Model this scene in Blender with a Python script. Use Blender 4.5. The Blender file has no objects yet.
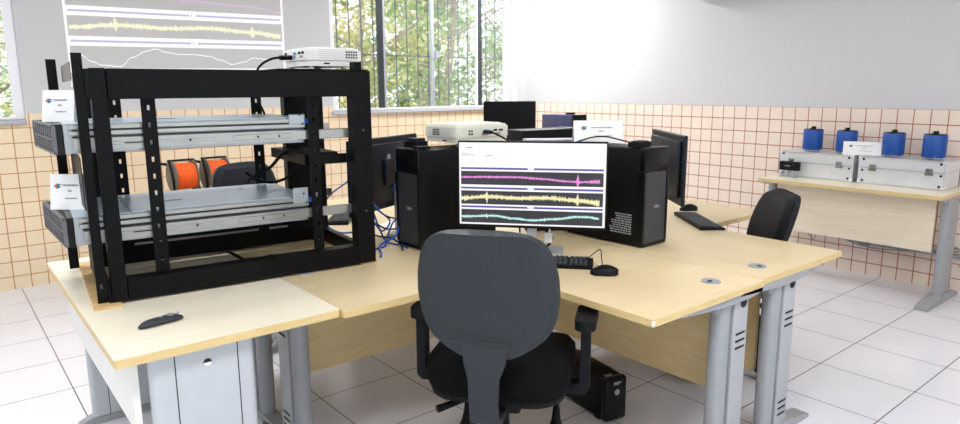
import bpy, bmesh, math, random
from mathutils import Vector, Matrix
random.seed(7)
S = bpy.context.scene
PI = math.pi

# ------------------------------------------------------------------ camera
CAM_H = 1.4625
PITCH, ROLL, YAW = 0.1828, -0.00469, 0.68756
cd = bpy.data.cameras.new('camera'); cam = bpy.data.objects.new('camera', cd)
S.collection.objects.link(cam); S.camera = cam
cd.sensor_width = 36.0; cd.lens = 669.4 / 960 * 36.0; cd.clip_start = 0.05; cd.clip_end = 200
cd.dof.use_dof = True; cd.dof.focus_distance = 2.6; cd.dof.aperture_fstop = 5.0
cyw, syw, cp, sp = math.cos(YAW), math.sin(YAW), math.cos(PITCH), math.sin(PITCH)
FWD = Vector((syw * cp, cyw * cp, -sp)); R0 = Vector((cyw, -syw, 0)); U0 = R0.cross(FWD)
cr, sr = math.cos(ROLL), math.sin(ROLL)
RGT = R0 * cr + U0 * sr; UPV = R0 * -sr + U0 * cr
m = Matrix((RGT, UPV, -FWD)).transposed().to_4x4(); m.translation = (0, 0, CAM_H)
cam.matrix_world = m

# ------------------------------------------------------------------ light and exposure
S.view_settings.view_transform = 'Standard'
S.view_settings.look = 'None'
S.view_settings.gamma = 1.0
S.view_settings.use_curve_mapping = False
S.view_settings.exposure = 0.0
S.cycles.max_bounces = 8; S.cycles.diffuse_bounces = 5; S.cycles.glossy_bounces = 4
S.cycles.transparent_max_bounces = 12; S.cycles.sample_clamp_indirect = 6.0
W = bpy.data.worlds.new('sky'); S.world = W; W.use_nodes = True
wn = W.node_tree.nodes; wl = W.node_tree.links
wn['Background'].inputs[0].default_value = (0.93, 0.97, 1.0, 1)
wn['Background'].inputs[1].default_value = 2.3
sd = bpy.data.lights.new('sun', 'SUN'); sun = bpy.data.objects.new('sun', sd); S.collection.objects.link(sun)
sd.energy = 3.0; sd.angle = 0.02; sd.color = (1, 0.95, 0.86)
sun.rotation_euler = (math.radians(38), 0, math.radians(-25))
LAMPS = [(-0.4, 0.6), (1.9, 0.2), (4.2, -1.0), (0.0, 3.6), (2.4, 3.6), (4.85, 5.05)]  # assumed ceiling lamps; the last is added to brighten the right wall corner
LAMP_W = [40.0, 34.0, 18.0, 32.0, 28.0, 60.0]
for i, (x, y) in enumerate(LAMPS):
    ld = bpy.data.lights.new('added_lamp_light', 'AREA'); lo = bpy.data.objects.new('added_lamp_light', ld)
    S.collection.objects.link(lo); lo.location = (x, y, 2.795)
    ld.shape = 'RECTANGLE'; ld.size = 1.2; ld.size_y = 0.28; ld.energy = LAMP_W[i]; ld.color = (0.96, 0.97, 1.0)

# ------------------------------------------------------------------ material helpers
def lin(c):
    if isinstance(c, str):
        c = [int(c[i:i + 2], 16) / 255 for i in (0, 2, 4)]
    return tuple((x / 12.92 if x <= 0.04045 else ((x + 0.055) / 1.055) ** 2.4) for x in c) + (1,)

def mat(name, col, rough=0.5, metal=0.0, var=0.0, scale=20.0, bump=0.0, bscale=200.0, stretch=None, coat=0.0, spec=None):
    M = bpy.data.materials.new(name); M.use_nodes = True
    n, l = M.node_tree.nodes, M.node_tree.links
    b = n['Principled BSDF']
    b.inputs['Roughness'].default_value = rough; b.inputs['Metallic'].default_value = metal
    b.inputs['Coat Weight'].default_value = coat
    if spec is not None: b.inputs['Specular IOR Level'].default_value = spec
    c = lin(col)
    tc = n.new('ShaderNodeTexCoord')
    mp = n.new('ShaderNodeMapping'); l.new(tc.outputs['Object'], mp.inputs[0])
    if stretch: mp.inputs['Scale'].default_value = stretch
    ns = n.new('ShaderNodeTexNoise'); ns.inputs['Scale'].default_value = scale; ns.inputs['Detail'].default_value = 4
    l.new(mp.outputs[0], ns.inputs['Vector'])
    rp = n.new('ShaderNodeMapRange'); rp.inputs[1].default_value = 0.3; rp.inputs[2].default_value = 0.7
    rp.inputs[3].default_value = 1 - var; rp.inputs[4].default_value = 1 + var
    l.new(ns.outputs[0], rp.inputs[0])
    mx = n.new('ShaderNodeVectorMath'); mx.operation = 'SCALE'
    mx.inputs[0].default_value = c[:3]; l.new(rp.outputs[0], mx.inputs['Scale'])
    l.new(mx.outputs[0], b.inputs['Base Color'])
    if bump:
        nb = n.new('ShaderNodeTexNoise'); nb.inputs['Scale'].default_value = bscale
        l.new(tc.outputs['Object'], nb.inputs['Vector'])
        bp = n.new('ShaderNodeBump'); bp.inputs['Strength'].default_value = bump; bp.inputs['Distance'].default_value = 0.002
        l.new(nb.outputs[0], bp.inputs['Height']); l.new(bp.outputs[0], b.inputs['Normal'])
    return M

def emit(name, col, strength=1.0):
    M = bpy.data.materials.new(name); M.use_nodes = True
    b = M.node_tree.nodes['Principled BSDF']
    b.inputs['Base Color'].default_value = (0.02, 0.02, 0.02, 1); b.inputs['Roughness'].default_value = 0.4
    b.inputs['Emission Color'].default_value = lin(col); b.inputs['Emission Strength'].default_value = strength
    return M

def grid_nodes(n, l, src, axes, step, off, width):
    """1 on the grout lines of a square grid over two of the object axes"""
    sep = n.new('ShaderNodeSeparateXYZ'); l.new(src, sep.inputs[0])
    outs = []
    for a, o in zip(axes, off):
        s1 = n.new('ShaderNodeMath'); s1.operation = 'SUBTRACT'; l.new(sep.outputs[a], s1.inputs[0]); s1.inputs[1].default_value = o - step * 100
        s2 = n.new('ShaderNodeMath'); s2.operation = 'DIVIDE'; l.new(s1.outputs[0], s2.inputs[0]); s2.inputs[1].default_value = step
        s3 = n.new('ShaderNodeMath'); s3.operation = 'FRACT'; l.new(s2.outputs[0], s3.inputs[0])
        s4 = n.new('ShaderNodeMath'); s4.operation = 'SUBTRACT'; l.new(s3.outputs[0], s4.inputs[0]); s4.inputs[1].default_value = 0.5
        s5 = n.new('ShaderNodeMath'); s5.operation = 'ABSOLUTE'; l.new(s4.outputs[0], s5.inputs[0])
        s6 = n.new('ShaderNodeMath'); s6.operation = 'GREATER_THAN'; l.new(s5.outputs[0], s6.inputs[0]); s6.inputs[1].default_value = 0.5 - width / step / 2
        outs.append(s6)
    mx = n.new('ShaderNodeMath'); mx.operation = 'MAXIMUM'
    l.new(outs[0].outputs[0], mx.inputs[0]); l.new(outs[1].outputs[0], mx.inputs[1])
    return mx.outputs[0], sep

def tile_mat(name, axes, step, off, width, tile, grout, rough, paint=None, split=None, wob=0.0, var=0.03, grough=0.8, spec=0.5):
    M = bpy.data.materials.new(name); M.use_nodes = True
    n, l = M.node_tree.nodes, M.node_tree.links
    b = n['Principled BSDF']
    tc = n.new('ShaderNodeTexCoord'); src = tc.outputs['Object']
    if wob:
        ns = n.new('ShaderNodeTexNoise'); ns.inputs['Scale'].default_value = 7.0; l.new(src, ns.inputs['Vector'])
        vs = n.new('ShaderNodeVectorMath'); vs.operation = 'MULTIPLY_ADD'
        l.new(ns.outputs['Color'], vs.inputs[0]); vs.inputs[1].default_value = (wob,) * 3; l.new(src, vs.inputs[2])
        src2 = vs.outputs[0]
    else: src2 = src
    g, sep = grid_nodes(n, l, src2, axes, step, off, width)
    nz = n.new('ShaderNodeTexNoise'); nz.inputs['Scale'].default_value = 5.0; l.new(src, nz.inputs['Vector'])
    mr = n.new('ShaderNodeMapRange'); mr.inputs[1].default_value = .3; mr.inputs[2].default_value = .7
    mr.inputs[3].default_value = 1 - var; mr.inputs[4].default_value = 1 + var; l.new(nz.outputs[0], mr.inputs[0])
    sc = n.new('ShaderNodeVectorMath'); sc.operation = 'SCALE'; sc.inputs[0].default_value = lin(tile)[:3]; l.new(mr.outputs[0], sc.inputs['Scale'])
    mix = n.new('ShaderNodeMix'); mix.data_type = 'RGBA'
    l.new(g, mix.inputs[0]); l.new(sc.outputs[0], mix.inputs[6]); mix.inputs[7].default_value = lin(grout)
    rmix = n.new('ShaderNodeMapRange'); l.new(g, rmix.inputs[0]); rmix.inputs[3].default_value = rough; rmix.inputs[4].default_value = grough
    col, rgh = mix.outputs[2], rmix.outputs[0]
    b.inputs['Specular IOR Level'].default_value = spec
    if paint:
        sp_ = n.new('ShaderNodeSeparateXYZ'); l.new(src, sp_.inputs[0])
        gt = n.new('ShaderNodeMath'); gt.operation = 'GREATER_THAN'; l.new(sp_.outputs[2], gt.inputs[0]); gt.inputs[1].default_value = split
        m2 = n.new('ShaderNodeMix'); m2.data_type = 'RGBA'; l.new(gt.outputs[0], m2.inputs[0])
        l.new(col, m2.inputs[6]); m2.inputs[7].default_value = lin(paint); col = m2.outputs[2]
        m3 = n.new('ShaderNodeMix'); m3.data_type = 'FLOAT'; l.new(gt.outputs[0], m3.inputs[0])
        l.new(rgh, m3.inputs[2]); m3.inputs[3].default_value = 0.6; rgh = m3.outputs[0]
    l.new(col, b.inputs['Base Color']); l.new(rgh, b.inputs['Roughness'])
    bp = n.new('ShaderNodeBump'); bp.invert = True; bp.inputs['Strength'].default_value = 0.25; bp.inputs['Distance'].default_value = 0.002
    l.new(g, bp.inputs['Height']); l.new(bp.outputs[0], b.inputs['Normal'])
    return M

# ------------------------------------------------------------------ mesh helpers
class B:
    def __init__(s): s.bm = bmesh.new(); s.mi = 0; s.dn = s.bm.faces.layers.int.new('done')
    def _fin(s, f0):
        d = s.dn
        for f in s.bm.faces:
            if not f[d]: f.material_index = s.mi; f[d] = 1
    def _new(s): return list({v for f in s.bm.faces if not f[s.dn] for v in f.verts})
    def box(s, lo, hi, bev=0.0, seg=1, M=None):
        f0 = len(s.bm.faces)
        lo = Vector(lo); hi = Vector(hi); c = (lo + hi) / 2; d = hi - lo
        r = bmesh.ops.create_cube(s.bm, size=1.0, matrix=Matrix.Translation(c) @ Matrix.Diagonal((d.x, d.y, d.z, 1)))
        vs = r['verts']
        if bev > 0:
            es = list({e for v in vs for e in v.link_edges})
            rb = bmesh.ops.bevel(s.bm, geom=es, offset=min(bev, min(abs(d.x), abs(d.y), abs(d.z)) * 0.49), segments=seg, affect='EDGES', profile=0.5)
        if M is not None: bmesh.ops.transform(s.bm, matrix=M, verts=s._new())
        s._fin(f0); return s
    def cyl(s, p0, p1, r, r2=None, seg=20, cap=True):
        f0 = len(s.bm.faces); p0 = Vector(p0); p1 = Vector(p1); d = p1 - p0
        q = d.to_track_quat('Z', 'Y').to_matrix().to_4x4()
        bmesh.ops.create_cone(s.bm, cap_ends=cap, segments=seg, radius1=r, radius2=r if r2 is None else r2, depth=d.length,
                              matrix=Matrix.Translation((p0 + p1) / 2) @ q)
        s._fin(f0); return s
    def tube(s, pts, r, seg=8, smooth=True, n=8):
        f0 = len(s.bm.faces); P = [Vector(p) for p in pts]
        if smooth and len(P) > 2:
            Q = []
            for i in range(len(P) - 1):
                a, b, c, d = P[max(i - 1, 0)], P[i], P[i + 1], P[min(i + 2, len(P) - 1)]
                for k in range(n):
                    t = k / n
                    Q.append(0.5 * ((2 * b) + (c - a) * t + (2 * a - 5 * b + 4 * c - d) * t * t + (3 * b - a - 3 * c + d) * t ** 3))
            Q.append(P[-1]); P = Q
        rings = []; up = Vector((0, 0, 1))
        for i, p in enumerate(P):
            t = (P[min(i + 1, len(P) - 1)] - P[max(i - 1, 0)]).normalized()
            a = t.cross(up)
            if a.length < 1e-3: a = t.cross(Vector((1, 0, 0)))
            a.normalize(); b = a.cross(t)
            rr = r[i * (len(r) - 1) // max(1, len(P) - 1)] if isinstance(r, (list, tuple)) else r
            rings.append([s.bm.verts.new(p + (a * math.cos(k * 2 * PI / seg) + b * math.sin(k * 2 * PI / seg)) * rr) for k in range(seg)])
        for i in range(len(rings) - 1):
            for k in range(seg):
                s.bm.faces.new((rings[i][k], rings[i][(k + 1) % seg], rings[i + 1][(k + 1) % seg], rings[i + 1][k]))
        s.bm.faces.new(rings[0][::-1]); s.bm.faces.new(rings[-1])
        s._fin(f0); return s
    def lathe(s, prof, c=(0, 0, 0), seg=24, M=None):
        f0 = len(s.bm.faces); c = Vector(c); rings = []; nv = []
        for r, z in prof:
            rg = [s.bm.verts.new(c + Vector((r * math.cos(k * 2 * PI / seg), r * math.sin(k * 2 * PI / seg), z))) for k in range(seg)]
            rings.append(rg); nv += rg
        for i in range(len(rings) - 1):
            for k in range(seg):
                s.bm.faces.new((rings[i][k], rings[i][(k + 1) % seg], rings[i + 1][(k + 1) % seg], rings[i + 1][k]))
        s.bm.faces.new(rings[0][::-1]); s.bm.faces.new(rings[-1])
        if M is not None: bmesh.ops.transform(s.bm, matrix=M, verts=nv)
        s._fin(f0); return s
    def prism(s, poly, z0, z1, M=None, side_mi=None):
        f0 = len(s.bm.faces)
        a = [s.bm.verts.new((x, y, z0)) for x, y in poly]; b = [s.bm.verts.new((x, y, z1)) for x, y in poly]
        n = len(poly)
        s.bm.faces.new(a[::-1]); s.bm.faces.new(b)
        s._fin(f0); f1 = len(s.bm.faces)
        for i in range(n): s.bm.faces.new((a[i], a[(i + 1) % n], b[(i + 1) % n], b[i]))
        o = s.mi
        if side_mi is not None: s.mi = side_mi
        s._fin(f1); s.mi = o
        if M is not None: bmesh.ops.transform(s.bm, matrix=M, verts=a + b)
        return s
    def quad(s, pts):
        f0 = len(s.bm.faces); s.bm.faces.new([s.bm.verts.new(p) for p in pts]); s._fin(f0); return s
    def mesh(s, name, mats, smooth=35, recalc=True):
        if recalc: bmesh.ops.recalc_face_normals(s.bm, faces=list(s.bm.faces))
        s.bm.faces.layers.int.remove(s.dn); me = bpy.data.meshes.new(name); s.bm.to_mesh(me); s.bm.free()
        for mm in (mats if isinstance(mats, (list, tuple)) else [mats]): me.materials.append(mm)
        if smooth:
            me.shade_smooth(); me.set_sharp_from_angle(angle=math.radians(smooth))
        return me
    def obj(s, name, mats, parent=None, smooth=35, recalc=True):
        o = bpy.data.objects.new(name, s.mesh(name, mats, smooth, recalc)); S.collection.objects.link(o)
        if parent: o.parent = parent
        return o

def thing(name, label, cat, loc=(0, 0, 0), rz=0.0, group=None, rot=None):
    o = bpy.data.objects.new(name, None); S.collection.objects.link(o)
    o.empty_display_size = 0.1
    o.location = loc; o.rotation_euler = rot if rot else (0, 0, rz)
    return tag(o, label, cat, group)
def tag(o, label, cat, group=None):
    o['label'] = label; o['category'] = cat
    if group: o['group'] = group
    return o
def struct(o): o['kind'] = 'structure'; return o
def copy_thing(root, label, loc=None, rz=None, group=None):
    r = root.copy(); S.collection.objects.link(r); r['label'] = label
    if loc is not None: r.location = loc
    if rz is not None: r.rotation_euler = (0, 0, rz)
    if group: r['group'] = group
    for ch in root.children:
        c = ch.copy(); S.collection.objects.link(c); c.parent = r
        for g in ch.children:
            d = g.copy(); S.collection.objects.link(d); d.parent = c
    return r
def text_mesh(b, txt, size, M, ext=0.0004):
    """adds lettering (flat letters with a little thickness) to builder b, centred, lying in XY of M"""
    cu = bpy.data.curves.new('lettering', 'FONT'); cu.body = txt; cu.size = size; cu.extrude = ext
    cu.align_x = 'CENTER'; cu.align_y = 'CENTER'; cu.resolution_u = 2
    o = bpy.data.objects.new('lettering', cu); S.collection.objects.link(o)
    dg = bpy.context.evaluated_depsgraph_get(); me = bpy.data.meshes.new_from_object(o.evaluated_get(dg))
    me.transform(M)
    b.bm.from_mesh(me); b._fin(0)
    bpy.data.objects.remove(o); bpy.data.meshes.remove(me); bpy.data.curves.remove(cu)
    return b
def rrect(w, h, r, seg=5, cx=0, cy=0):
    out = []
    for sx, sy, a0 in ((1, 1, 0), (-1, 1, PI / 2), (-1, -1, PI), (1, -1, 1.5 * PI)):
        for k in range(seg + 1):
            a = a0 + k / seg * PI / 2
            out.append((cx + sx * (w / 2 - r) + r * math.cos(a), cy + sy * (h / 2 - r) + r * math.sin(a)))
    return out
RX = lambda a: Matrix.Rotation(a, 4, 'X'); RY = lambda a: Matrix.Rotation(a, 4, 'Y'); RZ = lambda a: Matrix.Rotation(a, 4, 'Z')
T = lambda *v: Matrix.Translation(v)
FRONT = RX(PI / 2)      # XY artwork stood up, read from -Y

# ------------------------------------------------------------------ materials
def wood_mat(name, c1, c2, rough=0.35, stretch=(2, 30, 30)):
    M = mat(name, c1, rough)
    n, l = M.node_tree.nodes, M.node_tree.links; b = n['Principled BSDF']
    tc = n.new('ShaderNodeTexCoord'); mp = n.new('ShaderNodeMapping'); mp.inputs['Scale'].default_value = stretch
    l.new(tc.outputs['Object'], mp.inputs[0])
    ns = n.new('ShaderNodeTexNoise'); ns.inputs['Scale'].default_value = 1.6; ns.inputs['Detail'].default_value = 6; ns.inputs['Distortion'].default_value = 0.6
    l.new(mp.outputs[0], ns.inputs['Vector'])
    cr_ = n.new('ShaderNodeValToRGB'); cr_.color_ramp.elements[0].position = .35; cr_.color_ramp.elements[1].position = .68
    cr_.color_ramp.elements[0].color = lin(c2); cr_.color_ramp.elements[1].color = lin(c1)
    l.new(ns.outputs[0], cr_.inputs[0]); l.new(cr_.outputs[0], b.inputs['Base Color'])
    return M
M_top = wood_mat('maple_laminate', 'DAC7A0', 'D4BF96', 0.38)
M_edge = wood_mat('maple_edge_band', 'DCC48E', 'D2B87E', 0.45, (6, 6, 60))
M_panel = wood_mat('maple_panel', 'E2CA98', 'D8BE8A', 0.45, (4, 4, 40))
M_ptop = wood_mat('pale_maple_laminate', 'EFE7D2', 'EBE1C9', 0.38)
M_pale = wood_mat('pale_panel', 'E4D8C2', 'DCCDB2', 0.5, (4, 4, 30))
M_whitepanel = mat('white_panel', 'EDEBE6', 0.5, var=.02)
M_steel = mat('grey_painted_steel', '9A9DA0', 0.4, 0.0, var=.03)
M_steel_l = mat('light_grey_painted_steel', 'BBC0C4', 0.42, var=.02)
M_cover = mat('mid_grey_painted_steel', 'A8ABAE', 0.42, var=.02)
M_steel_d = mat('dark_grey_steel', '7F8890', 0.35, 0.2, var=.03)
M_slot = mat('slot_black', '101114', 0.7)
M_grom = mat('grey_grommet_plastic', '8D949C', 0.35)
M_rack = mat('black_powder_coat', '0A0A0B', 0.42, spec=.12, var=.12, scale=60, bump=.05, bscale=500)
M_galv = mat('galvanised_steel', 'A4ABAE', 0.36, 0.75, var=.07, scale=14)
M_galv_top = mat('bare_steel_lid', 'C2D2DE', 0.32, 0.55, var=.04, scale=6)
M_rail = mat('zinc_slide_rail', 'A4A5A1', 0.3, 0.85, var=.06, scale=18)
M_bezel = mat('grey_server_bezel', '63666B', 0.45, 0.1, var=.1)
M_black = mat('black_plastic', '0E0F10', 0.42, spec=.15, var=.06, scale=40)
M_blackm = mat('matte_black_plastic', '141518', 0.6, spec=.15, var=.05, scale=40)
M_blackg = mat('satin_black_plastic', '0A0B0D', 0.3, spec=.25)
M_remote = mat('charcoal_soft_plastic', '30343C', 0.5, spec=.3)
M_key = mat('black_keycaps', '2E3036', 0.5, spec=.3, var=.05)
M_shell = mat('charcoal_chair_shell', '2C3135', 0.45, spec=.3, var=.05, scale=90, bump=.15, bscale=700)
M_fabric = mat('black_chair_fabric', '0E0E0F', 0.9, spec=.1, var=.1, scale=200, bump=.4, bscale=900)
M_fab2 = mat('dark_grey_chair_fabric', '24262C', 0.85, spec=.2, var=.08, scale=200, bump=.3, bscale=900)
M_navy = mat('dark_blue_black_plastic', '161D28', 0.4, spec=.25, var=.05)
M_projw = mat('white_projector_plastic', 'E6E6E0', 0.38, var=.015)
M_projc = mat('cream_projector_plastic', 'E2E2D4', 0.4, var=.015)
M_grey = mat('grey_plastic', '8A8C92', 0.45)
M_lgrey = mat('silver_grey_plastic', 'BFC2C6', 0.35, 0.3)
M_alu = mat('ribbed_aluminium_sheet', 'E0E4E8', 0.36, 0.4, var=.05, scale=6)
M_alup = mat('aluminium_profile', 'D8DADE', 0.3, 0.75)
M_chrome = mat('chrome_latch', 'B8BABC', 0.2, 1.0)
M_blue = mat('blue_anodised_metal', '0A4A9C', 0.4, 0.1, var=.06, scale=20)
M_orange = mat('orange_cable_jacket', 'F2661A', 0.5, var=.12, scale=60)
M_reel = mat('grey_brown_reel_flange', '6B6258', 0.55, var=.12, scale=30)
M_paper = mat('white_card', 'F2F2F0', 0.7)
M_ink = mat('grey_print', '8C8C92', 0.8)
M_inkd = mat('dark_print', '33353C', 0.8)
M_inko = mat('orange_print', 'DC8A3A', 0.8)
M_inkb = mat('blue_print', '3C96CC', 0.8)
M_letter = mat('grey_lettering', 'A0A4AA', 0.5)
M_bcab = mat('blue_cable_jacket', '1E4FB4', 0.45)
M_wcab = mat('grey_cable_jacket', '9A9DA3', 0.5)
M_wood = wood_mat('raw_board', 'DEBE8A', 'CCA66C', 0.7, (8, 40, 40))
M_brass = mat('brass', 'B8964A', 0.35, 0.9)
M_white = mat('white_frame_paint', 'EDEEF2', 0.4)
M_dframe = mat('dark_frame_paint', '2C3136', 0.4)
M_silv = mat('aluminium_window_frame', 'B9BEC4', 0.35, 0.6)
M_grille = mat('grey_grille_paint', '666C72', 0.5)
M_sill = mat('grey_stone_sill', 'B4B6BE', 0.4, var=.08, scale=60)
M_ceil = mat('white_ceiling_paint', 'E8E8E6', 0.8)
M_purple = mat('slate_violet_plastic', '3A3C5E', 0.5, var=.03)
M_screen = emit('lit_white_screen', 'FFFFFF', 1.0)
M_spanel = emit('lit_dark_panel', '2B2B35', 0.9)
M_stitle = emit('lit_violet_bar', '5E4FA8', 0.9)
M_smag = emit('lit_magenta_trace', 'E58AD6', 1.0)
M_syel = emit('lit_yellow_trace', 'F5ECB4', 1.0)
M_scy = emit('lit_cyan_trace', 'BFEDE6', 1.0)
M_stxt = emit('lit_grey_text', 'B0A8B0', 0.9)
M_stxr = emit('lit_red_text', 'D89A98', 0.9)
M_off = mat('dark_screen_glass', '0A0B0E', 0.3, spec=.2)
# light thrown on the grey wall by the projector
M_pfield = mat('projected_grey_field', 'C6C6C5', 0.75)
M_pwhite = emit('projected_white_light', 'FFFFFF', 1.0)
M_pvio = emit('projected_violet_light', 'C2C2DE', 0.9)
M_pyel = emit('projected_yellow_light', 'F8F6D4', 0.97)
M_pmag = emit('projected_pink_light', 'E6BEE6', 0.95)
M_lampd = emit('lamp_diffuser', 'FFFFFF', 3.0)

def glass_mat():
    M = bpy.data.materials.new('window_glass'); M.use_nodes = True
    n, l = M.node_tree.nodes, M.node_tree.links
    n.remove(n['Principled BSDF'])
    t = n.new('ShaderNodeBsdfTransparent'); t.inputs[0].default_value = (0.96, 0.97, 0.98, 1)
    g = n.new('ShaderNodeBsdfGlossy'); g.inputs['Roughness'].default_value = 0.02
    mx = n.new('ShaderNodeMixShader'); mx.inputs[0].default_value = 0.07
    l.new(t.outputs[0], mx.inputs[1]); l.new(g.outputs[0], mx.inputs[2]); l.new(mx.outputs[0], n['Material Output'].inputs[0])
    return M
M_glass = glass_mat()

def leaf_mat(name, cols, scale):
    M = bpy.data.materials.new(name); M.use_nodes = True
    n, l = M.node_tree.nodes, M.node_tree.links; b = n['Principled BSDF']
    tc = n.new('ShaderNodeTexCoord'); ns = n.new('ShaderNodeTexNoise'); ns.inputs['Scale'].default_value = scale
    ns.inputs['Detail'].default_value = 5; l.new(tc.outputs['Object'], ns.inputs['Vector'])
    r = n.new('ShaderNodeValToRGB'); e = r.color_ramp.elements
    for i, c in enumerate(cols):
        p = 0.3 + 0.4 * i / (len(cols) - 1)
        if i < 2: e[i].position = p; e[i].color = lin(c)
        else: x = e.new(p); x.color = lin(c)
    # keep order when the default two are reused
    l.new(ns.outputs[0], r.inputs[0]); l.new(r.outputs[0], b.inputs['Base Color'])
    b.inputs['Roughness'].default_value = 0.5
    tr = n.new('ShaderNodeBsdfTranslucent'); l.new(r.outputs[0], tr.inputs[0])
    mx = n.new('ShaderNodeMixShader'); mx.inputs[0].default_value = 0.4
    l.new(b.outputs[0], mx.inputs[1]); l.new(tr.outputs[0], mx.inputs[2]); l.new(mx.outputs[0], n['Material Output'].inputs[0])
    return M
M_bark = mat('tree_bark', '9A9084', 0.9, var=.2, scale=12)
M_soil = mat('garden_soil', 'A89C84', 0.9, var=.2, scale=3)

# ================================================================== SETTING
WX, WY = 5.606, 5.931          # right wall plane, window wall plane
X0, Y0, ZC = -2.6, -2.4, 2.85
SP = 1.297
M_floor = tile_mat('white_floor_tile', (0, 1), 0.45, (0.4125, 1.01), 0.005, 'E4E3E9', '5E5552', 0.16, var=.015)
M_wallL = tile_mat('cream_wall_tile', (0, 2), 0.1094, (0.374, 1.304), 0.0068, 'EAD6B6', 'B8844C', 0.22, paint='C6C7C8', split=SP, wob=.004, var=.03)
M_wallR = tile_mat('cream_wall_tile_right', (1, 2), 0.1094, (2.683, 1.300), 0.0068, 'F0DFD0', 'A8623F', 0.22, paint='CDCDCE', split=SP, wob=.004, var=.03)
M_wallB = mat('grey_wall_paint', 'CCCCCE', 0.6)
struct(B().box((X0 - .2, Y0 - .2, -.1), (WX + .15, WY + .15, 0)).obj('floor', M_floor))
struct(B().box((X0 - .2, Y0 - .2, ZC), (WX + .15, WY + .15, ZC + .1)).obj('ceiling', M_ceil))
WIN1 = (3.05, 5.474, 1.25, 2.5); WIN2 = (-2.2, 0.573, 1.25, 2.5)
b = B()
b.box((X0, WY, 0), (WX + .15, WY + .15, 1.25))
b.box((X0, WY, 2.5), (WX + .15, WY + .15, ZC))
for a, c in ((X0, WIN2[0]), (WIN2[1], WIN1[0]), (WIN1[1], WX + .15)): b.box((a, WY, 1.25), (c, WY + .15, 2.5))
struct(b.obj('wall_left', M_wallL, smooth=0))
struct(B().box((WX, Y0, 0), (WX + .15, WY, ZC)).obj('wall_right', M_wallR, smooth=0))
b = B(); WF = (-2.0, 3.2, .5, 2.5)  # opening added behind the camera to let in fill daylight
b.box((X0, Y0 - .15, 0), (WX + .15, Y0, WF[2])); b.box((X0, Y0 - .15, WF[3]), (WX + .15, Y0, ZC))
b.box((X0, Y0 - .15, WF[2]), (WF[0], Y0, WF[3])); b.box((WF[1], Y0 - .15, WF[2]), (WX + .15, Y0, WF[3]))
struct(b.obj('wall_front', M_wallB, smooth=0))
b = B(); WB = (0.2, 4.6, 1.0, 2.5)  # assumed opening, sized to admit daylight for the left side
b.box((X0 - .15, Y0, 0), (X0, WY + .15, WB[2])); b.box((X0 - .15, Y0, WB[3]), (X0, WY + .15, ZC))
b.box((X0 - .15, Y0, WB[2]), (X0, WB[0], WB[3])); b.box((X0 - .15, WB[1], WB[2]), (X0, WY + .15, WB[3]))
struct(b.obj('wall_back', M_wallB, smooth=0))

def window(name, x0, x1, z0, z1, y, stiles, bars, sillx, midbar):
    e = struct(thing(name, '', '')); del e['label'], e['category']; e.location = (0, 0, 0)
    f = B(); t = .05
    f.box((x0, y + .02, z0), (x0 + t, y + .11, z1), .004); f.box((x1 - t * 1.2, y + .02, z0), (x1, y + .11, z1), .004)
    f.box((x0 + t, y + .02, z1 - t), (x1 - t, y + .11, z1), .004); f.box((x0 + t, y + .02, z0), (x1 - t, y + .11, z0 + .02), .004)
    f.obj('window_frame', M_white, e)
    s = B().box((sillx[0], y - .035, z0 - .03), (sillx[1], y + .14, z0), .005)
    s.obj('window_sill', M_sill, e)
    for x, w, mm in stiles:
        B().box((x - w / 2, y + .04, z0 + .02), (x + w / 2, y + .075, z1 - t), .004).obj('window_stile', mm, e)
    xs = [x0 + t] + [s_[0] for s_ in stiles if s_[1] > .05] + [x1 - t * 1.2]
    for a, c in zip(xs, xs[1:]):
        B().box((a, y + .055, z0 + .02), (c, y + .059, z1 - t)).obj('window_pane', M_glass, e, smooth=0)
    g = B()
    for x in bars: g.cyl((x, y + .128, z0), (x, y + .128, z1), .007, seg=8)
    for z in midbar: g.box((x0, y + .123, z - .006), (x1, y + .133, z + .006))
    g.obj('security_grille', M_grille, e)
    return e
w1 = window('window_1', *WIN1[:2], WIN1[2], WIN1[3], WY, [(3.625, .062, M_dframe), (3.668, .022, M_silv), (4.265, .04, M_silv), (4.915, .060, M_dframe), (4.873, .022, M_white), (5.32, .09, M_white)],
            [3.05 + .135 * k for k in range(1, 18)], (3.03, 5.56), (1.80,))
b = B(); b.box((4.235, WY + .025, 1.775), (4.295, WY + .04, 1.865), .004); b.box((4.285, WY + .01, 1.785), (4.33, WY + .03, 1.855), .004)
b.obj('window_latch', M_silv, w1)
window('window_2', *WIN2[:2], WIN2[2], WIN2[3], WY, [(-.8, .085, M_dframe)], [WIN2[0] + .135 * k + .02 for k in range(1, 20)], (-2.25, .575), (1.80,))
e = struct(thing('back_fill_window', '', '')); del e['label'], e['category']  # unseen window, assumed and added to brighten the left side
b = B(); y0, y1, z0, z1 = WB
for a in (y0, (y0 + y1) / 2 - .03, y1 - .06): b.box((X0 - .11, a, z0), (X0 - .03, a + .06, z1), .004)
b.box((X0 - .11, y0, z0), (X0 - .03, y1, z0 + .06), .004); b.box((X0 - .11, y0, z1 - .06), (X0 - .03, y1, z1), .004)
b.obj('window_frame', M_white, e)
for a, c in ((y0 + .06, (y0 + y1) / 2 - .03), ((y0 + y1) / 2 + .03, y1 - .06)):
    B().box((X0 - .072, a, z0 + .06), (X0 - .068, c, z1 - .06)).obj('window_pane', M_glass, e, smooth=0)

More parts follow.
